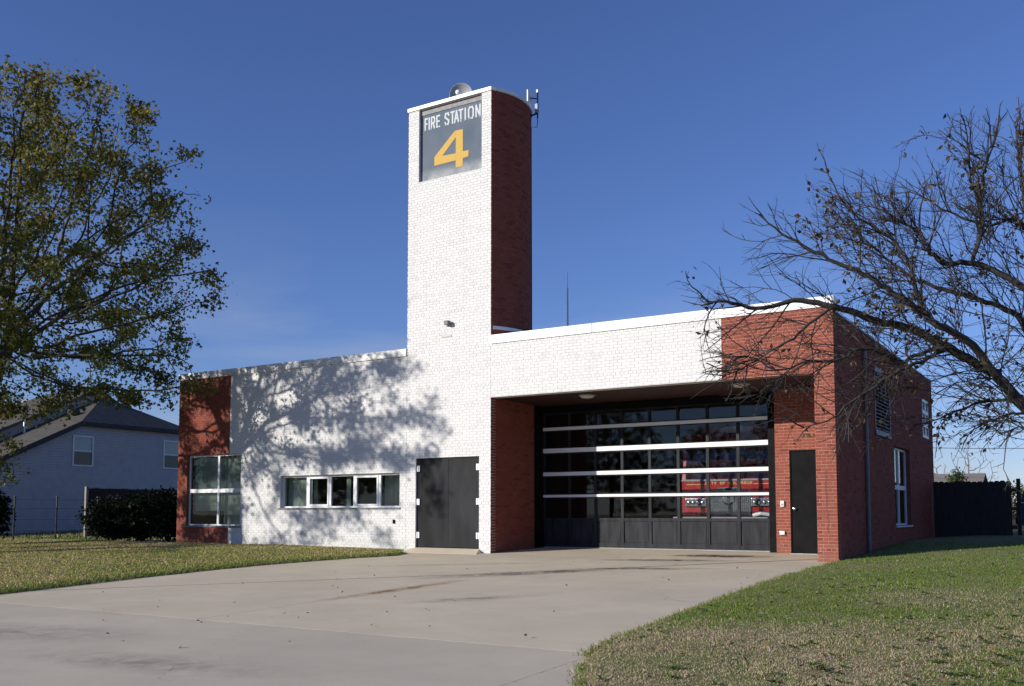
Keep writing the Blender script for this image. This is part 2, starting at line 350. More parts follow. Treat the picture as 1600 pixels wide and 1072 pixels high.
# long thin dark brown strip laid diagonally over the slabs
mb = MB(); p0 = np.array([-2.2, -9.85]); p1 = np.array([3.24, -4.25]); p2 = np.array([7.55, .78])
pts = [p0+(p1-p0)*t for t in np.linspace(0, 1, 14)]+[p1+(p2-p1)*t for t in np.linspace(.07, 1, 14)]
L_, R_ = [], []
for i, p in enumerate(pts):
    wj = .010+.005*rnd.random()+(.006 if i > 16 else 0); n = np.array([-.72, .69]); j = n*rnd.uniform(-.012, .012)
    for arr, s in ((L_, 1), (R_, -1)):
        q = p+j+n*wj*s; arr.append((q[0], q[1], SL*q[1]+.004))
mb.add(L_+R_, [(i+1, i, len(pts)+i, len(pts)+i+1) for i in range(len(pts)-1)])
M_STRIP = pmat('dark_strip', (.05, .042, .038), .9, .3, 20)
mb.build('diagonal_strip', M_STRIP, dw)

# lawns
LE = [(-30, -3.4), (-12.5, -2.3), (-10.476, -2.341), (-9.313, -2.457), (-7.935, -2.646), (-6.426, -2.743), (-4.794, -2.721), (-3.203, -2.415), (-2.284, -2.101), (-1.398, -1.75), (-.85, -1.9), (-.4, -2.5), (40, -2.5)]
RE = [(-30, 13.5), (-16, 11.2), (-13.6, 9.6), (-12.508, 8.995), (-11.875, 8.678), (-11.377, 8.441), (-10.612, 8.307), (-9.674, 8.222), (-8.416, 8.144), (-6.852, 8.048), (-4.943, 7.953), (-3.072, 7.896), (-.354, 7.968), (-.05, 8.03), (40, 8.03)]
def ledge(y): return np.interp(y, [p[0] for p in LE], [p[1] for p in LE])
def redge(y): return np.interp(y, [p[0] for p in RE], [p[1] for p in RE])
def hum_r(x, y):
    d = np.clip(x-redge(y), 0, None); return .035*np.clip(d/.12, 0, 1)+.10*(1-np.exp(-d/1.6))+.04*(vnoise(x, y, .8, 3)-.5)*np.clip(d, 0, 1)
def hum_l(x, y):
    d = np.clip(ledge(y)-x, 0, None); return .045*np.clip(d/.12, 0, 1)+.05*(1-np.exp(-d/2))+.03*(vnoise(x, y, .8, 4)-.5)*np.clip(d, 0, 1)
def zr(x, y): return gz(x, y)+hum_r(x, y)
def zl(x, y): return gz(x, y)+hum_l(x, y)
def strip_sheet(name, ys, offs, edge, sign, zf, mat):
    Y, O = np.meshgrid(ys, offs, indexing='ij'); X = edge(Y)+sign*O; X = X+sign*.03*(vnoise(Y, O*0, 3, 5)-.5)
    Z = zf(X, Y); Z[:, 0] -= .09
    ny, nx = X.shape; idx = np.arange(nx*ny).reshape(ny, nx)
    q = np.stack([idx[:-1, :-1], idx[:-1, 1:], idx[1:, 1:], idx[1:, :-1]], -1).reshape(-1, 4)
    if sign < 0: q = q[:, ::-1]
    o = link(name, np_mesh(name, np.stack([X, Y, Z], -1).reshape(-1, 3), q, smooth=True), mat); o['kind'] = 'structure'; return o
offs = np.concatenate([[0, .01, .05, .12, .25, .45], np.linspace(.7, 6, 24), np.linspace(7, 30, 12)])
strip_sheet('lawn', np.linspace(-17, 20, 150), offs, redge, 1, zr, M_SOIL)
strip_sheet('lawn', np.linspace(-17, -.02, 80), offs, ledge, -1, zl, M_SOIL)

def grass(name, P, zf, col, h, w, label, cat='grass'):
    n = len(P); x, y = P[:, 0], P[:, 1]; z = zf(x, y)-.006
    a = rng.uniform(0, 2*np.pi, n); hh = h*rng.uniform(.45, 1.25, n); ww = w*rng.uniform(.6, 1.3, n)
    lean = rng.uniform(.1, 1.1, n)*hh; b = rng.uniform(0, 2*np.pi, n)
    base = np.stack([x, y, z], 1); dx = np.stack([np.cos(a), np.sin(a), np.zeros(n)], 1)*ww[:, None]*.5
    tip = base+np.stack([np.cos(b)*lean, np.sin(b)*lean, hh], 1)
    mid = base*.45+tip*.55+np.stack([np.zeros(n), np.zeros(n), hh*.16], 1)
    V = np.stack([base-dx, base+dx, mid+dx*.7, mid-dx*.7, tip], 1).reshape(-1, 3); k = np.arange(n)*5
    q = np.stack([k, k+1, k+2, k+3], 1); t = np.stack([k+3, k+2, k+4], 1)
    me = np_mesh(name, V, q, t); tint(me, np.concatenate([col, col]))
    o = link(name, me, M_GRASS); return props(o, label, cat, kind='stuff')
def grass_cols(x, y, dry):
    n = len(x); g = np.array([.105, .20, .026]); g2 = np.array([.21, .265, .04]); t1 = np.array([.62, .50, .34]); t2 = np.array([.42, .32, .21])
    u = rng.random(n)[:, None]; gr = g*(1-u)+g2*u; u2 = rng.random(n)[:, None]; tn = t1*(1-u2)+t2*u2
    d = (rng.random(n) < dry)[:, None]; return np.where(d, tn, gr)*rng.uniform(.75, 1.2, n)[:, None]
# right lawn: sample by distance from the camera so that near blades are dense
def sample(n, xr, yr, inside, dens):
    out = []; c = 0
    while c < n:
        x = rng.uniform(*xr, n*2); y = rng.uniform(*yr, n*2); d = np.hypot(x-CAMP[0], y-CAMP[1]); k = inside(x, y) & (rng.random(n*2) < dens(d))
        # inside the view wedge only
        r_ = (x-CAMP[0])*rt[0]+(y-CAMP[1])*rt[1]; f_ = (x-CAMP[0])*math.sin(YAW)+(y-CAMP[1])*math.cos(YAW)
        k &= (f_ > 2) & (np.abs(r_) < f_*.62+2.0)
        out.append(np.stack([x[k], y[k]], 1)); c += k.sum()
    return np.concatenate(out)[:n]
P = sample(340000, (7.8, 24), (-15, 6), lambda x, y: (x > redge(y)+.0+.05*(rng.random(len(x))-.6)), lambda d: np.clip((7.5/d)**1.7, 0, 1))
x, y = P[:, 0], P[:, 1]
dfw = (x-CAMP[0])*math.sin(YAW)+(y-CAMP[1])*math.cos(YAW)
edged = x-redge(y)
pn = vnoise(x, y, .45, 11, 3)
dry = np.clip(.60-.14*(dfw-8.2)+(pn-.5)*1.9+.30*np.exp(-edged/.55)*(vnoise(x, y, 1.2, 12)-.1), .06, .93)
cl = vnoise(x, y, 3.2, 14, 2); hh = .050*(1+.7*(vnoise(x, y, .6, 13)-.3))*(1-.25*dry)*(.65+1.3*np.clip(cl-.35, 0, 1))
grass('grass', P, zr, grass_cols(x, y, dry), hh*.55, .0065, 'short patchy green and dry tan grass right of the driveway')
P = sample(120000, (-27, -1.5), (-13, -.15), lambda x, y: x < ledge(y)+.04*(rng.random(len(x))-.4), lambda d: np.clip((16/d)**1.3, 0, 1))
x, y = P[:, 0], P[:, 1]
ed = ledge(y)-x; pn = vnoise(x, y, .3, 21, 3)
dry = np.clip(.62-.5*np.exp(-ed/.35)+(pn-.5)*1.0, .05, .9)
grass('grass', P, zl, grass_cols(x, y, dry)*np.array([1.22, 1.18, .85]), .036+.04*np.exp(-ed/.2), .014, 'dry tan grass with a green rim left of the driveway')
P = sample(40000, (-45, -11.4), (-.2, 14), lambda x, y: (x < -11.6) & (np.abs(y-np.interp(x, [-60, -40, -26, -18.5, -14.5, -13.2], [-9.8, -5, -1.6, .35, 1.4, 1.8])) > .95), lambda d: 1+0*d)
x, y = P[:, 0], P[:, 1]
grass('grass', P, lambda x, y: gz(x, y)-.045, grass_cols(x, y, np.clip(.35+(vnoise(x, y, .3, 22)-.5), 0, 1)), .08, .03, 'green grass verge in front of the grey sided house')
# ragged rims hanging over the concrete
def rim(n, edge, yr, sign, zf, hmin, hmax, label):
    y = rng.uniform(*yr, n); off = sign*rng.normal(.03, .05, n); x = edge(y)+off; k = vnoise(y, y*0, 2.2, 61, 3) > .36; x = x[k]; y = y[k]
    P = np.stack([x, y], 1); h = rng.uniform(hmin, hmax, len(P))*(.5+vnoise(y, y*0, 1.5, 62, 3)); return grass('grass', P, lambda a, b: np.maximum(zf(a, b)-.02, SL*b), grass_cols(x, y, np.full(len(x), .35)), h, .007, label)
rim(14000, redge, (-14, -.1), 1, zr, .02, .06, 'ragged tufts of grass along the right rim of the driveway')
rim(12000, ledge, (-13, -.5), -1, zl, .03, .08, 'ragged green tufts of grass along the left rim of the driveway')
# broad leaved weeds
def weeds():
    P = sample(420, (8.3, 18), (-14.5, -1), lambda x, y: x > redge(y)+.2, lambda d: np.clip((8/d)**1.5, 0, 1)); P = P[vnoise(P[:, 0], P[:, 1], .5, 71) > .42]
    C = []; 
    for (x, y) in P:
        m = rng.integers(5, 11); C.append(np.stack([np.full(m, x), np.full(m, y), np.full(m, float(zr(np.array(x), np.array(y)))+.012)], 1))
    C = np.concatenate(C); n = len(C); a = rng.uniform(0, 6.28, n); L = rng.uniform(.04, .085, n)[:, None]; el = rng.uniform(.15, .7, n)
    d = np.stack([np.cos(a)*np.cos(el), np.sin(a)*np.cos(el), np.sin(el)], 1); b = np.stack([-np.sin(a), np.cos(a), np.zeros(n)], 1)
    V = np.stack([C, C+d*L*.55+b*L*.22, C+d*L-np.array([0, 0, .012]), C+d*L*.55-b*L*.22], 1).reshape(-1, 3); k = np.arange(n)*4
    me = np_mesh('weeds', V, None, np.concatenate([np.stack([k, k+1, k+2], 1), np.stack([k, k+2, k+3], 1)])); c = np.array([.11, .17, .045])*rng.uniform(.7, 1.4, (n, 1)); tint(me, np.concatenate([c, c])); return me
props(link('weeds', weeds(), M_GRASS), 'broad leaved green weeds dotted through the right hand lawn', 'weeds', kind='stuff')
# fallen leaves
def scatter_leaves(P, zf, s, cols):
    n = len(P); z = zf(P[:, 0], P[:, 1])+.02+.03*rng.random(n); c = np.stack([P[:, 0], P[:, 1], z], 1); a = rng.uniform(0, 6.28, n)
    u = np.stack([np.cos(a), np.sin(a), rng.uniform(-.5, .5, n)], 1); w = np.stack([-np.sin(a), np.cos(a), rng.uniform(-.5, .5, n)], 1); s = s*rng.uniform(.6, 1.4, n)[:, None]
    V = np.stack([c-u*s, c+w*s*.6, c+u*s, c-w*s*.6+np.array([0, 0, .012])], 1).reshape(-1, 3); k = np.arange(n)*4
    me = np_mesh('fallen_leaves', V, None, np.concatenate([np.stack([k, k+1, k+2], 1), np.stack([k, k+2, k+3], 1)])); cc = cols[rng.integers(0, len(cols), n)]; tint(me, np.concatenate([cc, cc])); return me
FC = np.array([[.17, .10, .05], [.10, .06, .035], [.26, .20, .13], [.30, .22, .08], [.40, .36, .30]])
P = sample(900, (8.0, 20), (-15, 2), lambda x, y: x > redge(y)-.15, lambda d: np.clip((8/d)**1.6, 0, 1))
props(link('fallen_leaves', scatter_leaves(P, zr, .022, FC), M_LEAF), 'small brown leaves fallen on the right hand lawn', 'leaf litter', kind='stuff')
P = sample(1500, (-25, -1.7), (-13, -.3), lambda x, y: x < ledge(y), lambda d: np.clip(18/d, 0, 1))
props(link('fallen_leaves', scatter_leaves(P, zl, .035, FC[[2, 3, 4]]), M_LEAF), 'pale leaves fallen on the left hand lawn under the maple', 'leaf litter', kind='stuff')
P = sample(60, (-1, 8), (-13, -1), lambda x, y: (x < redge(y)-.05) & (x > ledge(y)), lambda d: 1+0*d)
props(link('fallen_leaves', scatter_leaves(P, lambda x, y: gz(x, y)-.015, .02, FC[:2]), M_LEAF), 'few dark bits of leaf litter on the concrete driveway', 'leaf litter', kind='stuff')

# ================================================================== FIRE STATION
FS = thing('fire_station', (0, 0, 0), 'white and red brick fire station with tall rounded tower and glazed bay door', 'fire station')
CH = .0677; ML = .2032; MJ = .0095
def sub_rect(r, holes):
    rs = [r]
    for h in holes:
        nx = []
        for (a0, a1, b0, b1) in rs:
            if h[1] <= a0 or h[0] >= a1 or h[3] <= b0 or h[2] >= b1: nx.append((a0, a1, b0, b1)); continue
            if h[0] > a0: nx.append((a0, h[0], b0, b1))
            if h[1] < a1: nx.append((h[1], a1, b0, b1))
            m0, m1 = max(a0, h[0]), min(a1, h[1])
            if h[2] > b0: nx.append((m0, m1, b0, h[2]))
            if h[3] < b1: nx.append((m0, m1, h[3], b1))
        rs = nx
    return rs
def lay(a0, a1, b0, b1, holes=(), headers=True):
    """brick rectangles in wall coordinates"""
    out = []; k0 = int(math.floor(b0/CH)); k1 = int(math.ceil(b1/CH))
    for k in range(k0, k1):
        z0 = max(b0, k*CH+MJ/2); z1 = min(b1, (k+1)*CH-MJ/2)
        if z1-z0 < .012: continue
        hd = headers and (k % 7 == 3); L = ML/2 if hd else ML; off = (ML/4 if hd else (ML/2 if k % 2 else 0))
        i = math.floor((a0-off)/L)
        while True:
            x0 = i*L+off+MJ/2; x1 = (i+1)*L+off-MJ/2; i += 1
            if x0 >= a1: break
            x0 = max(x0, a0); x1 = min(x1, a1)
            if x1-x0 < .012: continue
            for r in sub_rect((x0, x1, z0, z1), holes):
                if r[1]-r[0] > .01 and r[3]-r[2] > .01: out.append(r)
    return out
DEP = .005
def brick_mesh(rects, mapf, name):
    """mapf(a, b, depth) -> world; depth 0 is the wall face, positive goes into the wall"""
    r = np.array(rects); n = len(r); j = rng.uniform(-.0012, .0012, (n, 1)); tilt = rng.uniform(-.0012, .0012, (n, 4))
    e = .0022
    a = np.stack([r[:, 0]+e, r[:, 1]-e, r[:, 1]-e, r[:, 0]+e], 1); b = np.stack([r[:, 2]+e, r[:, 2]+e, r[:, 3]-e, r[:, 3]-e], 1)
    a2 = np.stack([r[:, 0], r[:, 1], r[:, 1], r[:, 0]], 1); b2 = np.stack([r[:, 2], r[:, 2], r[:, 3], r[:, 3]], 1)
    F = mapf(a, b, j+tilt+0*a); B = mapf(a2, b2, DEP+.002+0*a)
    V = np.concatenate([F, B], 1).reshape(-1, 3); k = (np.arange(n)*8)[:, None]
    q = np.concatenate([k+np.array([[0, 1, 2, 3]])]+[k+np.array([[s, 4+s, 4+(s+1) % 4, (s+1) % 4]]) for s in range(4)], 0)
    me = np_mesh(name, V, q); rv = rng.random(n); at = me.attributes.new('rnd', 'FLOAT', 'FACE'); at.data.foreach_set('value', np.tile(rv, 5).astype(np.float32)); return me
def m_front(y): return lambda a, b, d: np.stack([a, y+d, b], -1)
def m_px(x): return lambda a, b, d: np.stack([x-d, a, b], -1)        # faces +x, a = y
def m_nx(x): return lambda a, b, d: np.stack([x+d, -a, b], -1)       # faces -x
TC = np.array([-1.2725, .95]); TR = math.hypot(1.2725, .95); TA0 = math.atan2(-.95, 1.2725); TA1 = math.pi-TA0
def m_tow(a, b, d):
    t = TA0+a/TR; return np.stack([TC[0]+(TR-d)*np.cos(t), TC[1]+(TR-d)*np.sin(t), b+0*a], -1)

WIN_BIG = (-10.765, -8.49, .59, 2.653); WIN_STRIP = (-6.92, -2.75, 1.095, 1.972); DD = (-2.238, -.334, -.5, 2.316); SIGN = (-2.205, -.28, 9.375, 11.268)
PDOOR = (6.52, 7.42, -.5, 2.33)
LOUV = (3.68, 5.45, 2.735, 4.30); SWIN = (5.905, 8.0, .64, 2.605); UWIN = (10.28, 11.5, 3.12, 4.25)
BOT = -.25; ZR = 5.0; ZL = 4.92
zones = [  # name, rect, holes, brick mat, mortar, y, shrink(l,r)
    ('front_wall', (-11.19, -8.971, BOT, ZL), [WIN_BIG], M_RED, M_MORT_D, 0, (DEP, 0)),
    ('front_wall', (-8.971, -2.545, BOT, ZL), [WIN_BIG, WIN_STRIP], M_WHITE, M_MORT_W, 0, (0, 0)),
    ('tower_front', (-2.545, 0, BOT, 11.279), [DD, SIGN], M_WHITE, M_MORT_W, 0, (DEP, DEP)),
    ('bay_lintel', (0, 5.735, 3.712, ZR), [], M_WHITE, M_MORT_W, 0, (0, 0)),
    ('bay_lintel', (5.735, 8.01, 3.712, ZR), [], M_RED, M_MORT_R, 0, (0, DEP)),
    ('corner_pier', (7.613, 8.01, BOT, 3.712), [], M_RED, M_MORT_R, 0, (DEP, DEP)),
    ('entry_wall', (6.2, 7.60, BOT, 3.70), [PDOOR], M_RED, M_MORT_R, 2.04, (DEP, 0)),
]
single = []
for (nm, r, holes, bm_, mm, yy, sh) in zones:
    core = MB(); dp = .27 if nm != 'tower_front' else .21
    for q in sub_rect((r[0]+sh[0], r[1]-sh[1], r[2], r[3]), holes): core.box(q[0], q[1], yy+DEP, yy+dp, q[2], q[3])
    w = core.build(nm, mm, FS)
    rc = lay(*r, holes=holes)
    if bm_ is M_RED and r[0] > 0:
        cut = 2.2
        pick = [q for q in rc if (q[1]-q[0]) > .085 and (q[3]-q[2]) > .05 and q[2] > .0]
        if nm == 'bay_lintel': pick = [q for q in pick if q[2] < 4.42]
        if nm == 'entry_wall': pick = [q for q in pick if q[2] < 1.75]
        pick = [q for q in pick if (q[1]-q[0]) > .09]
        single.append((w, bm_, yy, pick)); s = set(pick); rc = [q for q in rc if q not in s]
    o = link('brickwork', brick_mesh(rc, m_front(yy), 'brickwork'), bm_, w); o['kind'] = 'stuff'
tot = sum(len(s[3]) for s in single); left = 300
VAR = {}
for (w, bm_, yy, pick) in sorted(single, key=lambda s: -s[2]*0-len(s[3])*0+{'corner_pier': 0, 'entry_wall': 1, 'bay_lintel': 2}[s[0].name.split('.')[0]]):
    use, rest = pick[:left], pick[left:]; left -= len(use)
    if rest: o = link('brickwork', brick_mesh(rest, m_front(yy), 'brickwork'), bm_, w); o['kind'] = 'stuff'
    for q in use:
        key = (round(q[1]-q[0], 3), round(q[3]-q[2], 3), rnd.randrange(5))
        if key not in VAR: VAR[key] = brick_mesh([(0, q[1]-q[0], 0, q[3]-q[2])], m_front(0), 'brick')
        o = link('brick', VAR[key], bm_, w); o.location = (q[0], yy, q[2])
# side wall (faces +x) and other brick faces
core = MB()
for q in sub_rect((.275, 12.03, BOT, 4.89), [LOUV, SWIN, UWIN]): core.box(8.01-.30, 8.01-DEP, q[0], q[1], q[2], q[3])
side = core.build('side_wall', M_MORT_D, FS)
o = link('brickwork', brick_mesh(lay(.0135, 12.03, BOT, 4.89, [LOUV, SWIN, UWIN]), m_px(8.01), 'brickwork'), M_RED, side); o['kind'] = 'stuff'
o = link('brickwork', brick_mesh(lay(.0135, .29, 4.89, 5.0), m_px(8.01), 'brickwork'), M_RED, side); o['kind'] = 'stuff'
bw = MB().box(-.25, -DEP, .211, 2.04, BOT, 3.9).build('bay_side_wall', M_MORT_D, FS)
o = link('brickwork', brick_mesh(lay(.0135, 2.04, -.1, 3.71), m_px(0.0), 'brickwork'), M_RED, bw); o['kind'] = 'stuff'
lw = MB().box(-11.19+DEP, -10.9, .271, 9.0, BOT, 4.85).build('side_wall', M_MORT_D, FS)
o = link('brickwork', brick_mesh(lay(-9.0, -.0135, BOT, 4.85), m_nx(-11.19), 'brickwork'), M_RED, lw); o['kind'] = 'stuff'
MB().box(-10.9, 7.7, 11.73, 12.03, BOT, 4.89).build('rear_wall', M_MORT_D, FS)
# tower core with round back
arc = [(TC[0]+(TR-DEP)*math.cos(t), TC[1]+(TR-DEP)*math.sin(t)) for t in np.linspace(TA0+.012, TA1-.012, 48)]
poly = [(-.012, .211)]+arc+[(-2.533, .211)]
tw = MB(); tw.prism(poly, 4.6, 11.279); tw = tw.build('tower_back', M_MORT_D, FS)
o = link('brickwork', brick_mesh(lay(.006, TR*(TA1-TA0)-.006, 4.6, 11.279), m_tow, 'brickwork'), M_RED, tw); o['kind'] = 'stuff'
arc2 = [(TC[0]+(TR+.03)*math.cos(t), TC[1]+(TR+.03)*math.sin(t)) for t in np.linspace(TA0-.01, TA1+.01, 56)]
cp = MB(); cp.prism([(.012, -.03)]+arc2+[(-2.557, -.03)], 11.281, 11.365); cp.build('tower_coping', M_COPING, FS)
# flashing ring where the tower meets the roof
fl = MB()
ts = np.linspace(TA0+.02, 2.2, 40)
for i in range(len(ts)-1):
    P4 = []
    for t, z in ((ts[i], 5.36), (ts[i+1], 5.36), (ts[i+1], 5.44), (ts[i], 5.44)):
        for rr in (TR+.002, TR+.05): P4.append((TC[0]+rr*math.cos(t), TC[1]+rr*math.sin(t), z))
    fl.add(P4, [(1, 3, 5, 7), (6, 7, 5, 4), (0, 2, 3, 1)])
fl.build('roof_flashing', M_COPING, FS)
# copings in lengths, roofs
for a, b in ((.004, 2.72), (2.73, 5.6), (5.61, 8.035)): MB().box(a, b, -.035, .29, 5.002, 5.214, bev=.012).build('coping', M_COPING, FS)
for a, b in ((-11.215, -8.95), (-8.944, -6.9), (-6.894, -4.75), (-4.744, -2.55)): MB().box(a, b, -.035, .29, 4.922, 5.118, bev=.006).build('coping', M_COPING_G, FS)
MB().box(7.69, 8.03, .292, 12.05, 4.891, 4.93).build('coping', M_COPING_D, FS)
MB().box(-.2, 7.70, .275, 11.7, 4.72, 4.80).build('roof', M_ROOFM, FS)
MB().box(-10.9, -2.56, .275, 8.9, 4.72, 4.78).build('roof', M_ROOFM, FS)
# bay recess
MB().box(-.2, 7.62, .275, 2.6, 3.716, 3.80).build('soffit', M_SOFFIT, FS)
fr = MB().box(-.24, .03, 2.05, 2.44, .05, 3.70).box(5.985, 6.215, 2.26, 2.56, .05, 3.70).box(.03, 5.985, 2.46, 2.6, 3.53, 3.70).build('bay_door_frame', M_BLACK, FS)
# inside of the apparatus bay and rooms (closed boxes seen through the glass)
def room(x0, x1, y0, y1, z0, z1, name, mat):
    mb = MB(); mb.add([(x0, y0, z0), (x1, y0, z0), (x1, y1, z0), (x0, y1, z0), (x0, y0, z1), (x1, y0, z1), (x1, y1, z1), (x0, y1, z1)],
                      [(0, 1, 2, 3), (7, 6, 5, 4), (1, 5, 6, 2), (2, 6, 7, 3), (3, 7, 4, 0)]); return mb.build(name, mat, FS)
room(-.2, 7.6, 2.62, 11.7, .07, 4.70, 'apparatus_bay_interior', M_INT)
room(-11.1, -8.0, .272, 4.2, .03, 2.9, 'office_interior', M_OFFICE)
room(-7.4, -2.4, .272, 4.2, .03, 2.9, 'office_interior', M_OFFICE)
# ---- bay door
BY = 2.45; CX = [.045, .80, 1.635, 2.34, 3.07, 3.80, 4.525, 5.25, 5.965]
CX = list(np.linspace(.06, 5.96, 9)); SW = .036
door = MB()
for i, x in enumerate(CX): door.box(x-SW if i else x-.02, x+SW if i < 8 else x+.02, BY, BY+.05, .10, 3.53)
for z0, z1 in ((.10, .21), (.76, .83), (1.33, 1.355), (1.42, 1.45), (1.88, 1.905), (2.0, 2.02), (2.47, 2.497), (2.61, 2.63), (3.05, 3.072), (3.155, 3.18), (3.49, 3.528)):
    for i in range(8): door.box(CX[i]+SW, CX[i+1]-SW, BY+.002, BY+.048, z0, z1)
door = door.build('bay_door', M_SLATE, FS)
rows = [(.83, 1.33), (1.45, 1.88), (2.02, 2.47), (2.63, 3.05), (3.18, 3.49)]
for i in range(8):
    for (z0, z1) in rows: MB().box(CX[i]+SW-.004, CX[i+1]-SW+.004, BY+.022, BY+.028, z0-.004, z1+.004).build('pane', M_GLASSD, door)
    p = MB(); a, b = CX[i]+SW-.004, CX[i+1]-SW+.004; p.box(a, b, BY+.026, BY+.044, .206, .764); p.box(a+.03, b-.03, BY+.018, BY+.03, .24, .73, bev=.004); p.build('door_panel', M_SLATE, door)
for z0, z1 in ((1.356, 1.419), (1.906, 1.999), (2.498, 2.609), (3.073, 3.154)):
    MB().box(.05, 5.97, BY-.05, BY-.001, z0, z1, bev=.004).build('rail', M_BARW, door)
MB().box(.05, 5.97, BY+.004, BY+.05, .078, .098).build('bottom_seal', M_GREYP, door)
# ---- double door
dbl = MB().box(-2.237, -2.20, .05, .15, .08, 2.315).box(-.372, -.335, .05, .15, .08, 2.315).box(-2.20, -.372, .05, .15, 2.28, 2.315)
dbl = dbl.build('double_door', M_CHAR, FS)
for a, b in ((-2.195, -1.292), (-1.284, -.377)): MB().box(a, b, .055, .10, .11, 2.277, bev=.004).build('door_leaf', M_CHAR, dbl)
MB().box(-1.30, -1.276, .048, .054, .11, 2.277).build('astragal', M_CHAR, dbl)
for x in (-2.185, -.392):
    for z in (.41, 1.23, 2.06):
        h = MB(); h.box(x-.042, x-.008, .028, .05, z-.075, z+.075); h.box(x+.008, x+.042, .028, .05, z-.075, z+.075); h.tube([(x, .024, z-.08), (x, .024, z+.08)], .010, 8); h.build('hinge', M_ALU, dbl)
MB().box(-2.236, -.336, .16, .2, .0, 2.315).build('door_backing', M_BLACK, dbl)
st = MB(); st.add([(-2.55, -.38, -.1), (-.10, -.42, -.1), (-.22, .14, -.1), (-2.40, .14, -.1), (-2.52, -.36, -.008), (-.13, -.40, -.008), (-.335, -.005, .095), (-2.237, -.005, .10), (-.337, .14, .095), (-2.235, .14, .10)],
      [(0, 1, 5, 4), (4, 5, 6, 7), (7, 6, 8, 9), (1, 2, 8, 6, 5), (3, 0, 4, 7, 9)])
st.build('door_stoop', M_CONC, FS)
# ---- person door
pd = MB().box(6.521, 6.545, 2.06, 2.2, .066, 2.328).box(7.395, 7.419, 2.06, 2.2, .066, 2.328).box(6.545, 7.395, 2.06, 2.2, 2.304, 2.328).build('entry_door', M_BLACK, FS)
MB().box(6.549, 7.391, 2.075, 2.12, .08, 2.300, bev=.004).build('door_leaf', M_BLACK, pd)
MB().lathe([(.012, .0), (.03, .002), (.03, .012), (.012, .02), (.012, .035), (.028, .045), (.032, .06), (.026, .075), (.0, .08)], (6.612, 2.075, 1.045), (0, -1, 0), 16).build('door_knob', M_CHROME, pd)
MB().box(6.5, 7.44, 2.0, 2.2, .05, .072).build('threshold', M_STEEL, pd)
# ---- windows
def window(rect, yy, mull_x, mull_z, sash, name, fw_=.045, holes_y=.10, axis='y'):
    a0, a1, b0, b1 = rect
    def B(mb, a, b, c, d, z0, z1, **k):
        if axis == 'y': mb.box(a, b, yy+c, yy+d, z0, z1, **k)
        else: mb.box(8.01-yy-d, 8.01-yy-c, a, b, z0, z1, **k)
    w = MB(); e = .002
    B(w, a0+e, a0+fw_, 0, .06, b0+e, b1-e); B(w, a1-fw_, a1-e, 0, .06, b0+e, b1-e); B(w, a0+fw_, a1-fw_, 0, .06, b1-fw_, b1-e); B(w, a0+fw_, a1-fw_, 0, .06, b0+e, b0+fw_)
    w = w.build(name, M_TRIM, FS)
    xs = [a0+fw_]+list(mull_x)+[a1-fw_]; zs = [b0+fw_]+list(mull_z)+[b1-fw_]; mw = .038
    for i, m in enumerate(mull_x):
        f = MB(); B(f, m-mw, m+mw, -.004, .058, b0+fw_+e, b1-fw_-e); f.build('mullion', M_TRIM, w)
    for z in mull_z:
        for i in range(len(xs)-1):
            f = MB(); B(f, xs[i]+(mw+e if i else e), xs[i+1]-(mw+e if i < len(xs)-2 else e), -.002, .056, z-.055, z+.055); f.build('transom', M_TRIM, w)
    for i in range(len(xs)-1):
        for k in range(len(zs)-1):
            A0 = xs[i]+(mw if i else 0); A1 = xs[i+1]-(mw if i < len(xs)-2 else 0); Z0 = zs[k]+(.055 if k else 0); Z1 = zs[k+1]-(.055 if k < len(zs)-2 else 0)
            if i in sash:
                f = MB(); s = .05; g = .004
                B(f, A0+g, A0+s, -.018, .05, Z0+g, Z1-g); B(f, A1-s, A1-g, -.018, .05, Z0+g, Z1-g); B(f, A0+s, A1-s, -.018, .05, Z1-s, Z1-g); B(f, A0+s, A1-s, -.018, .05, Z0+g, Z0+s); f.build('sash', M_TRIM, w)
                A0 += s-.003; A1 -= s-.003; Z0 += s-.003; Z1 -= s-.003
            f = MB(); B(f, A0-.002, A1+.002, .026, .031, Z0-.002, Z1+.002); f.build('pane', M_GLASS, w)
    return w
w1 = window(WIN_BIG, .09, [-9.50], [1.605], [], 'window')
MB().box(-10.82, -8.45, -.035, .14, .545, .588).build('sill', M_SILL, w1)
w2 = window(WIN_STRIP, .11, [-6.0, -5.185, -4.335, -3.485], [], [1, 3], 'window')
MB().box(-6.97, -2.72, -.03, .16, 1.055, 1.093).build('sill', M_SILL, w2)
def blinds(w, xs, z0, z1, y, ang, wdt=.085):
    for x in xs:
        a = ang+rnd.uniform(-.12, .12); c, s = math.cos(a)*wdt/2, math.sin(a)*wdt/2; mb = MB()
        mb.add([(x-c, y-s, z0), (x+c, y+s, z0), (x+c, y+s, z1), (x-c, y-s, z1), (x-c, y-s+.002, z0), (x+c, y+s+.002, z0), (x+c, y+s+.002, z1), (x-c, y-s+.002, z1)],
               [(0, 1, 2, 3), (7, 6, 5, 4), (0, 4, 5, 1), (2, 6, 7, 3), (1, 5, 6, 2), (3, 7, 4, 0)]); mb.build('blind_slat', M_BLIND, w)
blinds(w1, np.arange(-10.68, -9.55, .075), 1.02, 2.60, .30, .75); blinds(w1, np.arange(-9.42, -8.52, .075), .64, 2.60, .30, .6)
blinds(w2, np.arange(-6.86, -6.05, .08), 1.14, 1.93, .30, .25); blinds(w2, [-4.72, -4.68], 1.14, 1.93, .30, .5); blinds(w2, np.arange(-3.42, -2.8, .085), 1.14, 1.93, .30, 1.05)
blinds(w2, [-5.9, -5.86], 1.14, 1.93, .30, 1.3)
w3 = window((5.907, 8.0, .645, 2.60), .10, [6.95], [1.60], [], 'window', axis='x')
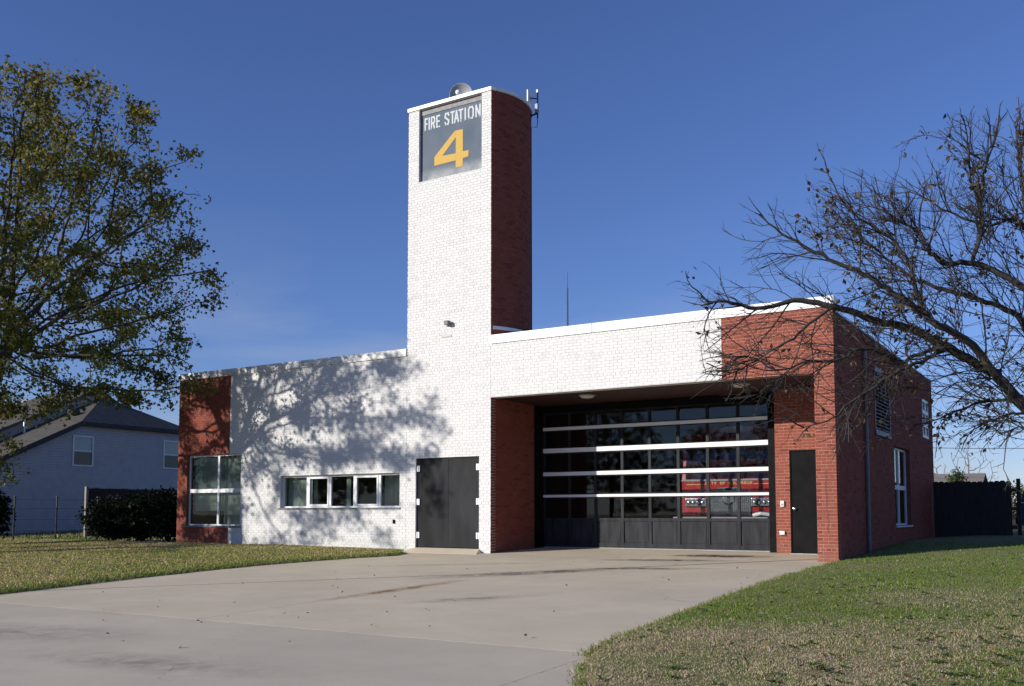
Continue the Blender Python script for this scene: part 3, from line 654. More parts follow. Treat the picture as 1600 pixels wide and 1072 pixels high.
MB().box(7.88, 8.05, 5.87, 8.03, .60, .638).build('sill', M_TRIM, w3)
w4 = window((10.28, 11.5, 3.12, 4.25), .02, [10.89], [3.49, 3.87], [], 'window', fw_=.09, axis='x')
MB().box(7.70, 7.72, 5.5, 8.4, .3, 2.9).build('window_backing', M_BLACK, w3); MB().box(7.70, 7.72, 10.1, 11.6, 3.0, 4.4).build('window_backing', M_BLACK, w4)
# ---- louver
lv = MB(); a0, a1, b0, b1 = LOUV
lv.box(7.9, 8.03, a0+.003, a0+.07, b0+.12, b1-.14).box(7.9, 8.03, a1-.07, a1-.003, b0+.12, b1-.14).box(7.9, 8.045, a0+.003, a1-.003, b1-.138, b1-.003).box(7.9, 8.045, a0+.003, a1-.003, b0+.003, b0+.118)
M_LOUV = pmat('blue_grey_louver', (.10, .115, .135), .5, .15, 4)
lv = lv.build('louver', M_LOUV, FS); MB().box(7.72, 7.74, a0, a1, b0, b1).build('louver_backing', M_BLACK, lv)
for z in np.arange(b0+.15, b1-.2, .085):
    MB().add([(8.025, a0+.072, z), (8.025, a1-.072, z), (7.93, a1-.072, z+.075), (7.93, a0+.072, z+.075), (8.025, a0+.072, z+.012), (8.025, a1-.072, z+.012), (7.93, a1-.072, z+.087), (7.93, a0+.072, z+.087)],
             [(0, 1, 5, 4), (4, 5, 6, 7), (3, 2, 1, 0), (0, 4, 7, 3), (1, 2, 6, 5)]).build('slat', M_LOUV, lv)
# ---- tower sign
def mk_sign():
    m, nt, b = nodes('sign_glass'); p = pos(nt)
    c = mixc(nt, ramp(nt, noise(nt, 1.1, 5, .6, pos(nt, (1, 1, .6))), .35, .7), (.085, .115, .155), (.135, .165, .205))
    sp = N(nt, 'ShaderNodeSeparateXYZ'); nt.links.new(p, sp.inputs[0])
    dz = ramp(nt, sp.outputs['Z'], 9.72, 9.40); dust = math_(nt, 'MULTIPLY', dz, ramp(nt, noise(nt, 3, 4, .7, p), .25, .65))
    c = mixc(nt, math_(nt, 'MULTIPLY', dust, .85), c, (.50, .50, .48))
    nt.links.new(c, b.inputs['Base Color']); b.inputs['Roughness'].default_value = .6; b.inputs['Specular IOR Level'].default_value = .12; return m
sgn = MB().box(-2.203, -.282, .085, .208, 9.377, 11.266).build('tower_sign', mk_sign(), FS)
MB().box(-2.203, -.282, .070, .084, 11.135, 11.266).build('sign_header', M_SILL, sgn)
def worn(name, col, under, thr, zlo, zhi):
    m, nt, b = nodes(name); p = pos(nt); sp = N(nt, 'ShaderNodeSeparateXYZ'); nt.links.new(p, sp.inputs[0])
    n_ = noise(nt, 22, 5, .75, pos(nt, (1.6, 1, .8))); lift = math_(nt, 'MULTIPLY', ramp(nt, sp.outputs['Z'], zlo, zhi), .34)
    f = ramp(nt, math_(nt, 'SUBTRACT', n_, lift), thr, thr+.04)
    c = mixc(nt, ramp(nt, noise(nt, 60, 3, .6, p), .4, .7), col, tuple(x*.8 for x in col))
    nt.links.new(mixc(nt, f, c, under), b.inputs['Base Color']); b.inputs['Roughness'].default_value = .6; b.inputs['Specular IOR Level'].default_value = .15; return m
M_LETW = worn('worn_white_lettering', (.60, .63, .64), (.12, .15, .19), .50, 10.74, 10.94)
M_LETY = worn('worn_yellow_numeral', (.62, .40, .09), (.45, .46, .44), .63, 9.5, 9.6)
FONT = {'F': [((0, 0), (0, 1)), ((0, 1), (1, 1)), ((0, .52), (.8, .52))], 'I': [((.5, 0), (.5, 1))], 'R': [((0, 0), (0, 1)), ((0, 1), (.8, 1)), ((.8, 1), (1, .85)), ((1, .85), (1, .62)), ((1, .62), (.8, .48)), ((.8, .48), (0, .48)), ((.55, .48), (1, 0))],
        'E': [((0, 0), (0, 1)), ((0, 1), (1, 1)), ((0, .5), (.85, .5)), ((0, 0), (1, 0))], 'S': [((1, .82), (.82, 1)), ((.82, 1), (.18, 1)), ((.18, 1), (0, .82)), ((0, .82), (0, .66)), ((0, .66), (1, .34)), ((1, .34), (1, .18)), ((1, .18), (.82, 0)), ((.82, 0), (.18, 0)), ((.18, 0), (0, .18))],
        'T': [((.5, 0), (.5, 1)), ((0, 1), (1, 1))], 'A': [((0, 0), (.5, 1)), ((.5, 1), (1, 0)), ((.2, .32), (.8, .32))], 'O': [((.2, 0), (.8, 0)), ((.8, 0), (1, .2)), ((1, .2), (1, .8)), ((1, .8), (.8, 1)), ((.8, 1), (.2, 1)), ((.2, 1), (0, .8)), ((0, .8), (0, .2)), ((0, .2), (.2, 0))],
        'N': [((0, 0), (0, 1)), ((0, 1), (1, 0)), ((1, 0), (1, 1))], 'C': [((1, .8), (.8, 1)), ((.8, 1), (.2, 1)), ((.2, 1), (0, .8)), ((0, .8), (0, .2)), ((0, .2), (.2, 0)), ((.2, 0), (.8, 0)), ((.8, 0), (1, .2))],
        'Y': [((.5, 0), (.5, .5)), ((.5, .5), (0, 1)), ((.5, .5), (1, 1))], 'L': [((0, 0), (0, 1)), ((0, 0), (1, 0))], 'U': [((0, 1), (0, .2)), ((0, .2), (.2, 0)), ((.2, 0), (.8, 0)), ((.8, 0), (1, .2)), ((1, .2), (1, 1))],
        'M': [((0, 0), (0, 1)), ((0, 1), (.5, .4)), ((.5, .4), (1, 1)), ((1, 1), (1, 0))], 'B': [((0, 0), (0, 1)), ((0, 1), (.8, 1)), ((.8, 1), (1, .85)), ((1, .85), (1, .65)), ((1, .65), (.8, .52)), ((.8, .52), (0, .52)), ((.8, .52), (1, .38)), ((1, .38), (1, .15)), ((1, .15), (.8, 0)), ((.8, 0), (0, 0))]}
def glyph(ch, x0, x1, z0, z1, y, wd, th=.004):
    mb = MB(); x0 += wd/2; x1 -= wd/2; z0 += wd/2; z1 -= wd/2; k = 0
    if ch == 'I': x0 = x1 = (x0+x1)/2
    for (p, q) in FONT[ch]:
        a = np.array([x0+(x1-x0)*p[0], z0+(z1-z0)*p[1]]); b = np.array([x0+(x1-x0)*q[0], z0+(z1-z0)*q[1]]); d = b-a; d /= np.linalg.norm(d); n = np.array([-d[1], d[0]])*wd/2; a = a-d*wd/2*.98; b = b+d*wd/2*.98
        mb.prism([tuple(a-n), tuple(b-n), tuple(b+n), tuple(a+n)], y-th-k*.00025, y, 'xz'); k += 1
    return mb
for ch, a, b in (('F', -2.185, -2.075), ('I', -2.066, -2.004), ('R', -1.985, -1.845), ('E', -1.815, -1.69), ('S', -1.552, -1.402), ('T', -1.375, -1.235), ('A', -1.262, -1.105), ('T', -1.125, -.975), ('I', -.945, -.885), ('O', -.835, -.655), ('N', -.612, -.452)):
    glyph(ch, a+.088, b+.088, 10.725, 11.055, .0848, .045).build('sign_letter', M_LETW, sgn)
four = MB()
for k, pl in enumerate(([(-.985, 10.58), (-.985, 10.01), (-.985, 9.634), (-1.2, 9.64), (-1.2, 10.42), (-1.225, 10.59)], [(-1.2, 10.42), (-1.614, 10.02), (-1.862, 10.02), (-1.862, 10.04), (-1.23, 10.59)], [(-1.865, 9.81), (-1.865, 10.03), (-1.2, 10.005), (-1.2, 9.825)], [(-.984, 10.012), (-.809, 10.009), (-.818, 9.85), (-.984, 9.84)])):
    four.prism([(p[0]+.088, p[1]-.06) for p in pl], .0795-.0003*k, .0848, 'xz')
four.build('sign_numeral', M_LETY, sgn)
# crumbled mortar repair running down the corner pier
pier = [o for o in FS.children if o.name.startswith('corner_pier')][0]
for k in range(18):
    zc_ = 1.72-k*CH; xc_ = 7.80+.10*(1-zc_/1.8)*.4+rnd.uniform(-.012, .012); w_ = .035*(1-k/26)
    MB().add([(xc_-w_, -.003, zc_-.012), (xc_+w_*.9, -.003, zc_-.010), (xc_+w_, -.003, zc_+.008), (xc_+.006, -.003, zc_+.045), (xc_-.008, -.003, zc_+.043), (xc_-w_*.9, -.003, zc_+.010),
              (xc_-w_, .004, zc_-.012), (xc_+w_*.9, .004, zc_-.010), (xc_+w_, .004, zc_+.008), (xc_+.006, .004, zc_+.045), (xc_-.008, .004, zc_+.043), (xc_-w_*.9, .004, zc_+.010)],
             [(0, 1, 2, 3, 4, 5)]+[(j, j+6, (j+1) % 6+6, (j+1) % 6) for j in range(6)]).build('mortar_patch', M_MORT_D, pier)
# rain pipe on the side wall
MB().tube([(8.06, 2.55, 4.5), (8.06, 2.55, 0.05)], .04, 10).build('downpipe', pmat('pipe_grey', (.16, .16, .17), .5, .1, 4), FS)
# ---- small fittings: things of their own
def fit(name, loc, label, cat, group=None): return thing(name, loc, label, cat, group)
t = fit('wall_floodlight', (-1.27, 0, 5.6), 'small grey floodlight on the white tower front', 'light fixture')
MB().box(-1.31, -1.23, -.03, -.001, 5.56, 5.70).build('mounting_plate', M_GREYP, t); MB().box(-1.285, -1.165, -.16, -.032, 5.58, 5.68, bev=.01).build('lamp_housing', M_SILL, t)
t = MB().box(-1.47, -1.15, -.012, -.002, 5.295, 5.335); props(t.build('wall_vent', M_PAINTBOX, None, (-1.31, 0, 5.295)), 'thin grey vent strip below the tower floodlight', 'vent')
props(MB().box(-2.945, -2.885, -.03, -.001, .69, .79, bev=.006).build('wall_switch', M_BLACK, None, (-2.915, 0, .69)), 'small black box on white wall beside the double door', 'switch box')
t = fit('keypad', (6.355, 2.04, 1.1), 'white keypad box on brick left of the black entry door', 'keypad')
MB().box(6.315, 6.395, 1.995, 2.037, 1.09, 1.22, bev=.008).build('case', M_WPLAS, t); MB().box(6.335, 6.375, 1.986, 1.994, 1.12, 1.16).build('key_plate', M_GREYP, t)
t = fit('outlet_box', (6.345, 2.04, .48), 'grey outlet box low on brick beside the entry door', 'outlet')
MB().box(6.29, 6.40, 1.99, 2.037, .475, .555, bev=.008).build('cover', M_ALU, t)
for (lx, ly, lab) in ((2.17, .8, 'round soffit light over the left half of the bay door'), (5.86, .8, 'round soffit light over the right half of the bay door')):
    t = fit('ceiling_light', (lx, ly, 3.64), lab, 'light fixture', 'lights under the bay soffit')
    MB().lathe([(.19, 0), (.20, -.02), (.17, -.035)], (lx, ly, 3.714), n=24).build('rim', M_PAINTBOX, t); MB().lathe([(.165, 0), (.14, -.03), (.07, -.045), (.0, -.048)], (lx, ly, 3.678), n=24).build('lens', M_LENS, t)
# satellite dish on tower roof
t = fit('satellite_dish', (-1.32, .55, 11.365), 'round dark and white satellite dish on top of the tower', 'satellite dish')
dc = Vector((-1.36, .70, 11.70)); ax = Vector((.38, -.92, .04)).normalized()
mb = MB(); prof = [(.005, 0)]+[(r_, 1.7*r_*r_) for r_ in np.linspace(.04, .29, 10)]+[(.298, .148)]+[(r_, 1.7*r_*r_-.012) for r_ in np.linspace(.29, .04, 8)]
mb.lathe(prof, dc, tuple(ax), 28); mb.smooth = False
M_DISH = pmat('dish_grey', (.30, .31, .33), .4, .1, 4); mb.build('reflector', M_DISH, t, smooth=True)
MB().tube([dc-ax*.02, dc-ax*.12, Vector((-1.32, .72, 11.37))], .03, 8).build('mast', M_STEEL, t)
MB().tube([dc+ax*.15+Vector((.0, 0, -.28)), dc+ax*.36+Vector((-.03, 0, -.10))], .012, 6).build('feed_arm', M_STEEL, t)
MB().lathe([(.05, -.06), (.065, -.02), (.065, .03), (.03, .06)], dc+ax*.36+Vector((-.03, 0, -.06)), tuple(ax), 14).build('feed_horn', M_WPLAS, t)
# radio panel antenna on tower back edge
ta = math.radians(24); bx_, by_ = TC[0]+TR*math.cos(ta), TC[1]+TR*math.sin(ta)
t = fit('radio_antenna', (bx_, by_, 11.2), 'white panel antenna bracketed to the rear edge of the tower', 'antenna')
px_, py_ = bx_+.14, by_+.10
MB().tube([(bx_-.01, by_, 11.16), (px_, py_, 11.24)], .022, 8).tube([(px_, py_, 11.10), (px_, py_, 11.82)], .018, 8).tube([(px_, py_, 11.62), (px_-.16, py_-.10, 11.64)], .016, 8).build('bracket', M_BLACK, t)
MB().box(px_-.205, px_-.17, py_-.20, py_+.03, 11.50, 11.84, bev=.012).build('panel', M_WPLAS, t)
MB().box(px_-.03, px_+.05, py_-.09, py_-.02, 11.22, 11.46, bev=.01).build('radio_unit', M_GREYP, t)
MB().box(px_-.025, px_+.025, py_-.03, py_+.03, 11.78, 11.86, bev=.01).build('end_cap', M_WPLAS, t)
MB().tube([(px_+.01, py_-.05, 11.22), (px_+.03, py_-.05, 11.0), (px_+.0, py_-.03, 10.86), (bx_+.01, by_, 10.86), (bx_+.012, by_+.01, 7), (bx_+.012, by_+.01, 5.5)], .009, 6).build('cable', M_BLACK, t)
t = fit('whip_antenna', (.47, 3.0, 4.8), 'thin pale whip antenna standing on the bay roof', 'antenna')
MB().tube([(.47, 3, 4.80), (.47, 3, 6.9)], [.03, .022], 8).build('mast', M_WPLAS, t); MB().tube([(.47, 3, 6.9), (.47, 3, 7.36)], [.008, .004], 6).build('whip', M_STEEL, t)

# ================================================================== TREES
def colonize(attr, nodes0, par0, D, di, dk, iters, grav=0.0):
    """space colonisation: returns node positions and parents"""
    nodes = list(map(np.array, nodes0)); par = list(par0); A = np.array(attr)
    alive = np.ones(len(A), bool); nd = np.full(len(A), 1e9); ni = np.zeros(len(A), int)
    def upd(i0):
        nonlocal nd, ni
        for i in range(i0, len(nodes)):
            d = np.linalg.norm(A-nodes[i], axis=1); k = d < nd; nd[k] = d[k]; ni[k] = i
    upd(0)
    for it in range(iters):
        act = alive & (nd < di)
        if not act.any(): break
        n0 = len(nodes); dirs = {}
        v = A[act]-np.array(nodes)[ni[act]]; v /= np.linalg.norm(v, axis=1)[:, None]+1e-9
        acc = np.zeros((n0, 3)); np.add.at(acc, ni[act], v)
        for i in np.unique(ni[act]):
            d = acc[i]; L = np.linalg.norm(d)
            if L < .15: d = rng.normal(size=3); L = np.linalg.norm(d)
            d = d/L+rng.normal(size=3)*.10; d[2] += grav; d /= np.linalg.norm(d)
            nodes.append(nodes[i]+d*D); par.append(i)
        upd(n0); alive &= nd > dk
    return np.array(nodes), np.array(par)
def tree_radii(nodes, par, tip, exp):
    n = len(nodes); r = np.zeros(n); acc = np.zeros(n)
    for i in range(n-1, -1, -1):
        r[i] = max(tip, acc[i]**(1/exp)) if acc[i] > 0 else tip
        if par[i] >= 0: acc[par[i]] += r[i]**exp
    return r
def tubes(chains, radii, sides):
    """chains: list of (k,3) arrays"""
    V = []; Q = []; k0 = 0
    for c, r in zip(chains, radii):
        m = len(c); s = sides(r[0]); t = np.gradient(c, axis=0); t /= np.linalg.norm(t, axis=1)[:, None]+1e-9
        ref = np.cross(t[0], [0.3, 0.5, .81]); ref /= np.linalg.norm(ref)+1e-9; u = ref-t*(t@ref)[:, None]; u /= np.linalg.norm(u, axis=1)[:, None]+1e-9; w = np.cross(t, u)
        a = np.arange(s)*2*np.pi/s
        ring = c[:, None]+(u[:, None]*np.cos(a)[None, :, None]+w[:, None]*np.sin(a)[None, :, None])*np.asarray(r)[:, None, None]
        V.append(ring.reshape(-1, 3)); idx = k0+np.arange(m*s).reshape(m, s); nx = np.roll(idx, -1, 1)
        Q.append(np.stack([idx[:-1], nx[:-1], nx[1:], idx[1:]], -1).reshape(-1, 4)); k0 += m*s
    return np.concatenate(V), np.concatenate(Q)
def chains_of(nodes, par, r):
    n = len(nodes); ch = [[] for _ in range(n)]
    for i in range(n):
        if par[i] >= 0: ch[par[i]].append(i)
    cs, rs = [], []; stack = [(0, None)]
    while stack:
        i, p = stack.pop(); c = [] if p is None else [p]; c.append(i)
        rr = [r[i]] if p is None else [min(r[p], r[i]*1.15), r[i]]
        while ch[i]:
            kids = sorted(ch[i], key=lambda q: -r[q])
            for q in kids[1:]: stack.append((q, i))
            i = kids[0]; c.append(i); rr.append(r[i])
        if len(c) > 1: cs.append(nodes[c]); rs.append(rr)
    return cs, rs
def leaf_mesh(name, C, s, cols, droop=.4, lobed=False):
    n = len(C); a = rng.normal(size=(n, 3)); a[:, 2] -= droop; a /= np.linalg.norm(a, axis=1)[:, None]
    b = rng.normal(size=(n, 3)); b -= a*(a*b).sum(1)[:, None]; b /= np.linalg.norm(b, axis=1)[:, None]; nrm = np.cross(a, b); s = np.asarray(s).reshape(-1, 1)*rng.uniform(.6, 1.25, (n, 1))
    if lobed:
        V = np.stack([C, C+a*s*.45+b*s*.62+nrm*s*.12, C+a*s*.62+b*s*.18, C+a*s*1.1, C+a*s*.62-b*s*.18, C+a*s*.45-b*s*.62+nrm*s*.12], 1).reshape(-1, 3); k = np.arange(n)*6
        T = np.concatenate([np.stack([k, k+1, k+2], 1), np.stack([k, k+4, k+5], 1)]); Qd = np.stack([k, k+2, k+3, k+4], 1)
        me = np_mesh(name, V, Qd, T); tint(me, np.concatenate([cols, cols, cols]))
    else:
        V = np.stack([C, C+a*s*.5+b*s*.3+nrm*s*.1, C+a*s, C+a*s*.5-b*s*.3+nrm*s*.1], 1).reshape(-1, 3); k = np.arange(n)*4
        me = np_mesh(name, V, None, np.concatenate([np.stack([k, k+1, k+2], 1), np.stack([k, k+2, k+3], 1)])); tint(me, np.concatenate([cols, cols]))
    return me
# ---- maple on the left lawn (local coordinates, base at origin)
def make_maple():
    c = np.array([.1, 0, 7.9]); n = 3000
    u = rng.normal(size=(n*3, 3)); u /= np.linalg.norm(u, axis=1)[:, None]; rr = rng.random(n*3)**(1/2.2)/((np.abs(u)**2.7).sum(1)**(1/2.7))*.95
    A = u*rr[:, None]
    lob = .72+.46*vnoise(np.arctan2(u[:, 1], u[:, 0])*1.7+20, u[:, 2]*2.6+9, 1.0, 31, 2)
    A = A*lob[:, None]*np.array([6.05, 6.05, 5.2]); A[:, 2] = np.where(A[:, 2] < 0, A[:, 2]*.80, A[:, 2])
    # drooping skirt
    rad = np.hypot(A[:, 0], A[:, 1]); A[:, 2] -= .50*np.clip(rad-3.2, 0, 4); A = A+c
    A = A[(A[:, 2] > 3.4)][:n]
    sk = np.stack([rng.uniform(-5.5, 1.0, 420), rng.uniform(-4.5, 3.0, 420), rng.uniform(2.0, 4.6, 420)], 1)   # low skirt on the side away from the drive
    sk = sk[(sk[:, 0]*.849+sk[:, 1]*.529 < -.9)]; A = np.concatenate([A, sk])
    base = [np.array([0, 0, z]) + np.array([.05*math.sin(z), .04*math.cos(z*1.3), 0]) for z in np.arange(-.1, 4.9, .3)]
    par = [i-1 for i in range(len(base))]
    k = len(base)
    for dx, dy, dz in ((.5, .15, .75), (-.55, .1, .75), (.05, -.5, .8), (.12, .3, 1.0), (.62, -.3, .6), (-.2, .6, .7)):
        d = np.array([dx, dy, dz]); d /= np.linalg.norm(d); p = base[len(par)-1 if False else k-1]; pi = k-1
        for j in range(5):
            p = p+d*.3; base.append(p); par.append(pi); pi = len(base)-1; d = d+np.array([0, 0, .07]); d /= np.linalg.norm(d)
    nodes, pr = colonize(A, base, par, .30, 2.6, .50, 120)
    r = tree_radii(nodes, pr, .009, 2.25); r = r*(.21/r[0]); r = np.maximum(r, .007); r[:3] *= np.array([1.35, 1.18, 1.08])
    cs, rs = chains_of(nodes, pr, r)
    V, Q = tubes(cs, rs, lambda q: 10 if q > .08 else (6 if q > .025 else 4)); wood = np_mesh('maple_wood', V, Q, smooth=True)
    thin = np.where((r < .024) & (nodes[:, 2] > 1.9))[0]
    L = []; S = []
    for i in thin:
        k = rng.poisson(36.0*rng.gamma(1.1, .9))
        if k: L.append(nodes[i]+rng.normal(size=(k, 3))*np.array([.17, .17, .13])-np.array([0, 0, .05]))
    L = np.concatenate(L); n = len(L)
    # gaps
    q = vnoise(L[:, 0]+L[:, 2]*.6, L[:, 1]-L[:, 2]*.5, .95, 41, 2); L = L[(q > .34) | (rng.random(n) < .15)]; n = len(L)
    g = np.array([.092, .115, .024]); y_ = np.array([.33, .265, .05]); o_ = np.array([.24, .12, .03])
    up_ = np.clip((L[:, 2]-6.5)/6.5, 0, 1); t = np.clip(up_*.75+(vnoise(L[:, 0], L[:, 1]+L[:, 2], .5, 42)-.5)*.8, 0, 1)
    u = rng.random(n); col = g*(1-t)[:, None]+y_*t[:, None]; col = np.where((u < .07)[:, None], o_, col)*rng.uniform(.7, 1.25, n)[:, None]
    leaves = leaf_mesh('maple_leaves', L, .10, col, .5, True)
    return wood, leaves
MW, MLV = make_maple()
def place_tree(name, loc, wood, leaves, label, rz=0, sc=1, wm=M_BARK, group=None, cat='tree'):
    t = thing(name, loc, label, cat, group); t.rotation_euler = (0, 0, rz); t.scale = (sc, sc, sc)
    for nm, me, mt in (('trunk', wood, wm), ('crown', leaves, M_LEAF)):
        if me is None: continue
        o = bpy.data.objects.new(nm, me); COL.objects.link(o); o.parent = t
        if not me.materials: me.materials.append(mt)
    return t
place_tree('maple_tree', (-12.15, -5.2, -.16), MW, MLV, 'large maple with olive green and yellow leaves left of the station')
# maples across the street, mirrored in the door and window glass
for i, (x, y, rz, s, lab) in enumerate(((-38, -56, 1.0, .85, 'maple across the street mirrored in the leftmost panes of the bay door'), (-28.5, -60, 2.2, .95, 'maple across the street mirrored in the middle panes of the bay door'), (-19.5, -63, 3.4, .78, 'smaller maple across the street mirrored right of centre in the bay door'), (-9, -57, 4.9, .9, 'maple across the street mirrored in the rightmost panes of the bay door'), (-52, -54, 5.6, .95, 'maple far along the street mirrored in the office windows'))):
    place_tree('maple_tree', (x, y, -.85), MW, MLV, lab, rz, s, group='maples across the street')

# ---- crab apple on the right lawn: limbs laid out from the photo, twigs grown from them
def make_crab():
    base = np.array([12.62, -10.3, -.22])
    def P(px, py, d): return at_d(px, py, d)
    fork = P(1668, 700, 9.0)
    trunk = [base, base*.55+fork*.45+np.array([.05, 0, 0]), fork]
    limbs = [(np.array([fork, P(1598, 630, 8.9), P(1573, 606, 8.8), P(1554, 584, 8.75), P(1530, 570, 8.7), P(1491, 550, 8.6), P(1420, 514, 8.4), P(1360, 497, 8.2), P(1300, 478, 8.0), P(1240, 470, 7.9), P(1185, 482, 7.8), P(1130, 470, 7.7), P(1095, 478, 7.65)]), .085, .006),
             (np.array([P(1560, 590, 8.75), P(1515, 536, 8.5), P(1460, 505, 8.3), P(1442, 488, 8.3), P(1400, 462, 8.2), P(1360, 434, 8.1), P(1318, 415, 8.0), P(1270, 392, 7.9), P(1225, 368, 7.8), P(1185, 335, 7.7)]), .055, .005),
             (np.array([P(1442, 488, 8.3), P(1432, 455, 8.3), P(1420, 415, 8.35), P(1395, 375, 8.3), P(1360, 352, 8.2), P(1320, 318, 8.1), P(1290, 262, 8.0)]), .034, .004),
             (np.array([fork, P(1640, 600, 9.2), P(1600, 507, 9.4), P(1568, 482, 9.4), P(1510, 462, 9.3), P(1440, 440, 9.2), P(1380, 400, 9.1), P(1330, 350, 9.0)]), .06, .004),
             (np.array([fork, P(1655, 560, 9.0), P(1628, 480, 9.0), P(1597, 446, 8.9), P(1530, 414, 8.8), P(1476, 411, 8.7), P(1450, 385, 8.7), P(1437, 365, 8.7), P(1405, 345, 8.6), P(1372, 320, 8.5)]), .06, .005),
             (np.array([P(1520, 412, 8.8), P(1530, 375, 8.8), P(1534, 344, 8.8), P(1532, 303, 8.8), P(1541, 256, 8.8), P(1557, 215, 8.8), P(1562, 180, 8.8)]), .028, .004),
             (np.array([P(1534, 330, 8.8), P(1520, 290, 8.7), P(1513, 250, 8.6), P(1512, 215, 8.6), P(1503, 180, 8.5)]), .016, .004),
             (np.array([P(1541, 256, 8.8), P(1520, 240, 8.7), P(1490, 220, 8.6), P(1468, 203, 8.6)]), .012, .004),
             (np.array([P(1640, 500, 9.3), P(1620, 420, 9.3), P(1590, 345, 9.2), P(1540, 352, 9.2), P(1480, 330, 9.1), P(1430, 300, 9.1)]), .035, .004),
             (np.array([P(1640, 460, 9.5), P(1610, 380, 9.5), P(1598, 300, 9.5), P(1590, 240, 9.5), P(1586, 190, 9.5)]), .03, .004),
             (np.array([P(1478, 545, 8.6), P(1450, 560, 8.4), P(1420, 572, 8.2), P(1385, 590, 8.0), P(1360, 610, 7.9), P(1325, 632, 7.8), P(1300, 655, 7.7), P(1255, 668, 7.6)]), .026, .004),
             (np.array([P(1470, 545, 8.6), P(1430, 555, 8.5), P(1405, 568, 8.4), P(1385, 555, 8.3), P(1345, 545, 8.1), P(1310, 562, 8.0), P(1260, 565, 7.9), P(1215, 580, 7.8), P(1175, 560, 7.7), P(1128, 560, 7.6)]), .026, .004),
             (np.array([P(1300, 480, 8.0), P(1260, 510, 7.9), P(1235, 535, 7.8), P(1200, 550, 7.75), P(1165, 575, 7.7), P(1130, 590, 7.6)]), .016, .004),
             (np.array([P(1600, 632, 8.9), P(1560, 625, 8.9), P(1520, 632, 8.8), P(1480, 650, 8.7), P(1450, 660, 8.7)]), .024, .004),
             (np.array([fork, P(1630, 660, 9.4), P(1590, 645, 9.5), P(1545, 660, 9.5), P(1510, 680, 9.5)]), .03, .004),
             (np.array([fork, P(1650, 690, 8.7), P(1600, 668, 8.7), P(1560, 678, 8.6)]), .024, .004),
             (np.array([fork, P(1740, 600, 9.2), P(1790, 500, 9.4), P(1830, 400, 9.6), P(1850, 330, 9.7)]), .06, .006),
             (np.array([fork, P(1700, 560, 9.8), P(1720, 450, 10.2), P(1730, 330, 10.6), P(1740, 240, 10.9)]), .05, .006),
             (np.array([fork, P(1720, 640, 9.9), P(1760, 560, 10.6), P(1820, 520, 11.3)]), .04, .006)]
    cs, rs = [np.array(trunk)], [[.13, .10, .08]]
    ends = []
    cen = at_d(1660, 520, 9.2)
    def smooth_poly(p, n):
        t = np.linspace(0, len(p)-1, n); i = np.clip(t.astype(int), 0, len(p)-2); f = (t-i)[:, None]
        p0 = p[np.maximum(i-1, 0)]; p1 = p[i]; p2 = p[i+1]; p3 = p[np.minimum(i+2, len(p)-1)]
        return .5*((2*p1)+(-p0+p2)*f+(2*p0-5*p1+4*p2-p3)*f**2+(-p0+3*p1-3*p2+p3)*f**3)
    def ok(q, j):
        v = q-CAMP; w = v@fw; px = 800+FPX*(v@rt)/w; py = 695.67-FPX*(v@up)/w
        py += j[1]; px += j[0]
        return py > np.interp(px, [1085, 1180, 1270, 1330, 1400, 1460, 1530, 1600, 1700], [450, 345, 262, 262, 285, 215, 200, 190, 175]) and py < np.interp(px, [1085, 1130, 1250, 1330, 1400, 1480, 1600], [530, 620, 700, 720, 670, 705, 715]) and px > 1085
    def branch(p, d, L, r0, r1, lvl, wob):
        k = max(4, int(L/.07)); pts = [p]; st = L/(k-1); d = d/np.linalg.norm(d)
        for j in range(k-1):
            d = d+rng.normal(size=3)*wob; d[2] += (.05 if lvl < 3 else .02)*(1 if rng.random() < .7 else -1)*.5; d /= np.linalg.norm(d); pts.append(pts[-1]+d*st)
        m = k; j = (rng.normal()*26, rng.normal()*30)
        while m > 2 and pts[m-1] is not None and pts[0][0] < 14 and not ok(pts[m-1], j): m -= 1
        c = np.array(pts[:m]); cs.append(c); rs.append(np.linspace(r0, r1, m)); return c
    def sprout(c, r0, lvl, spacing, Lr):
        seg = np.linalg.norm(np.diff(c, axis=0), axis=1).sum(); n = max(1, int(seg/spacing)); out = []
        for j in range(n):
            t = rng.uniform(.12, 1.0); i = min(int(t*(len(c)-1)), len(c)-2); p = c[i]*(1-(t*(len(c)-1)-i))+c[i+1]*(t*(len(c)-1)-i)
            tg = c[i+1]-c[i]; tg /= np.linalg.norm(tg)+1e-9; o = rng.normal(size=3); o -= tg*(o@tg); o /= np.linalg.norm(o)
            rad = p-cen; rad /= np.linalg.norm(rad); ang = rng.uniform(.5, 1.1); d = tg*math.cos(ang)+o*math.sin(ang)+rad*.30+np.array([0, 0, .16 if lvl == 1 else .05])
            L = rng.uniform(*Lr)*(1.15-.5*t); r = {1: .0062, 2: .0034, 3: .0022}[lvl]*rng.uniform(.75, 1.2)
            out.append(branch(p, d, L, r, r*.45, lvl, .16 if lvl < 3 else .22))
        return out
    for p, r0, r1 in limbs:
        n = max(8, int(np.linalg.norm(np.diff(p, axis=0), axis=1).sum()/.06)); c = smooth_poly(p, n); c[1:-1] += rng.normal(size=(n-2, 3))*.006
        cs.append(c); rs.append(.54*r0*(1-np.linspace(0, 1, n))**.8+r1*.8)
        vis = p[-1] @ np.array([1, 0, 0]) < 13.2
        l1 = sprout(c, r0, 1, .07 if vis else .3, (.3, .95)); ends.append(c[-6:])
        for b in l1:
            l2 = sprout(b, .006, 2, .085, (.14, .45)); ends.append(b)
            for b2 in l2:
                l3 = sprout(b2, .004, 3, .13, (.05, .17)); ends.append(b2)
    V, Q = tubes(cs, rs, lambda q: 12 if q > .04 else (7 if q > .01 else (4 if q > .005 else 3))); V -= base
    wood = np_mesh('crab_wood', V, Q, smooth=True)
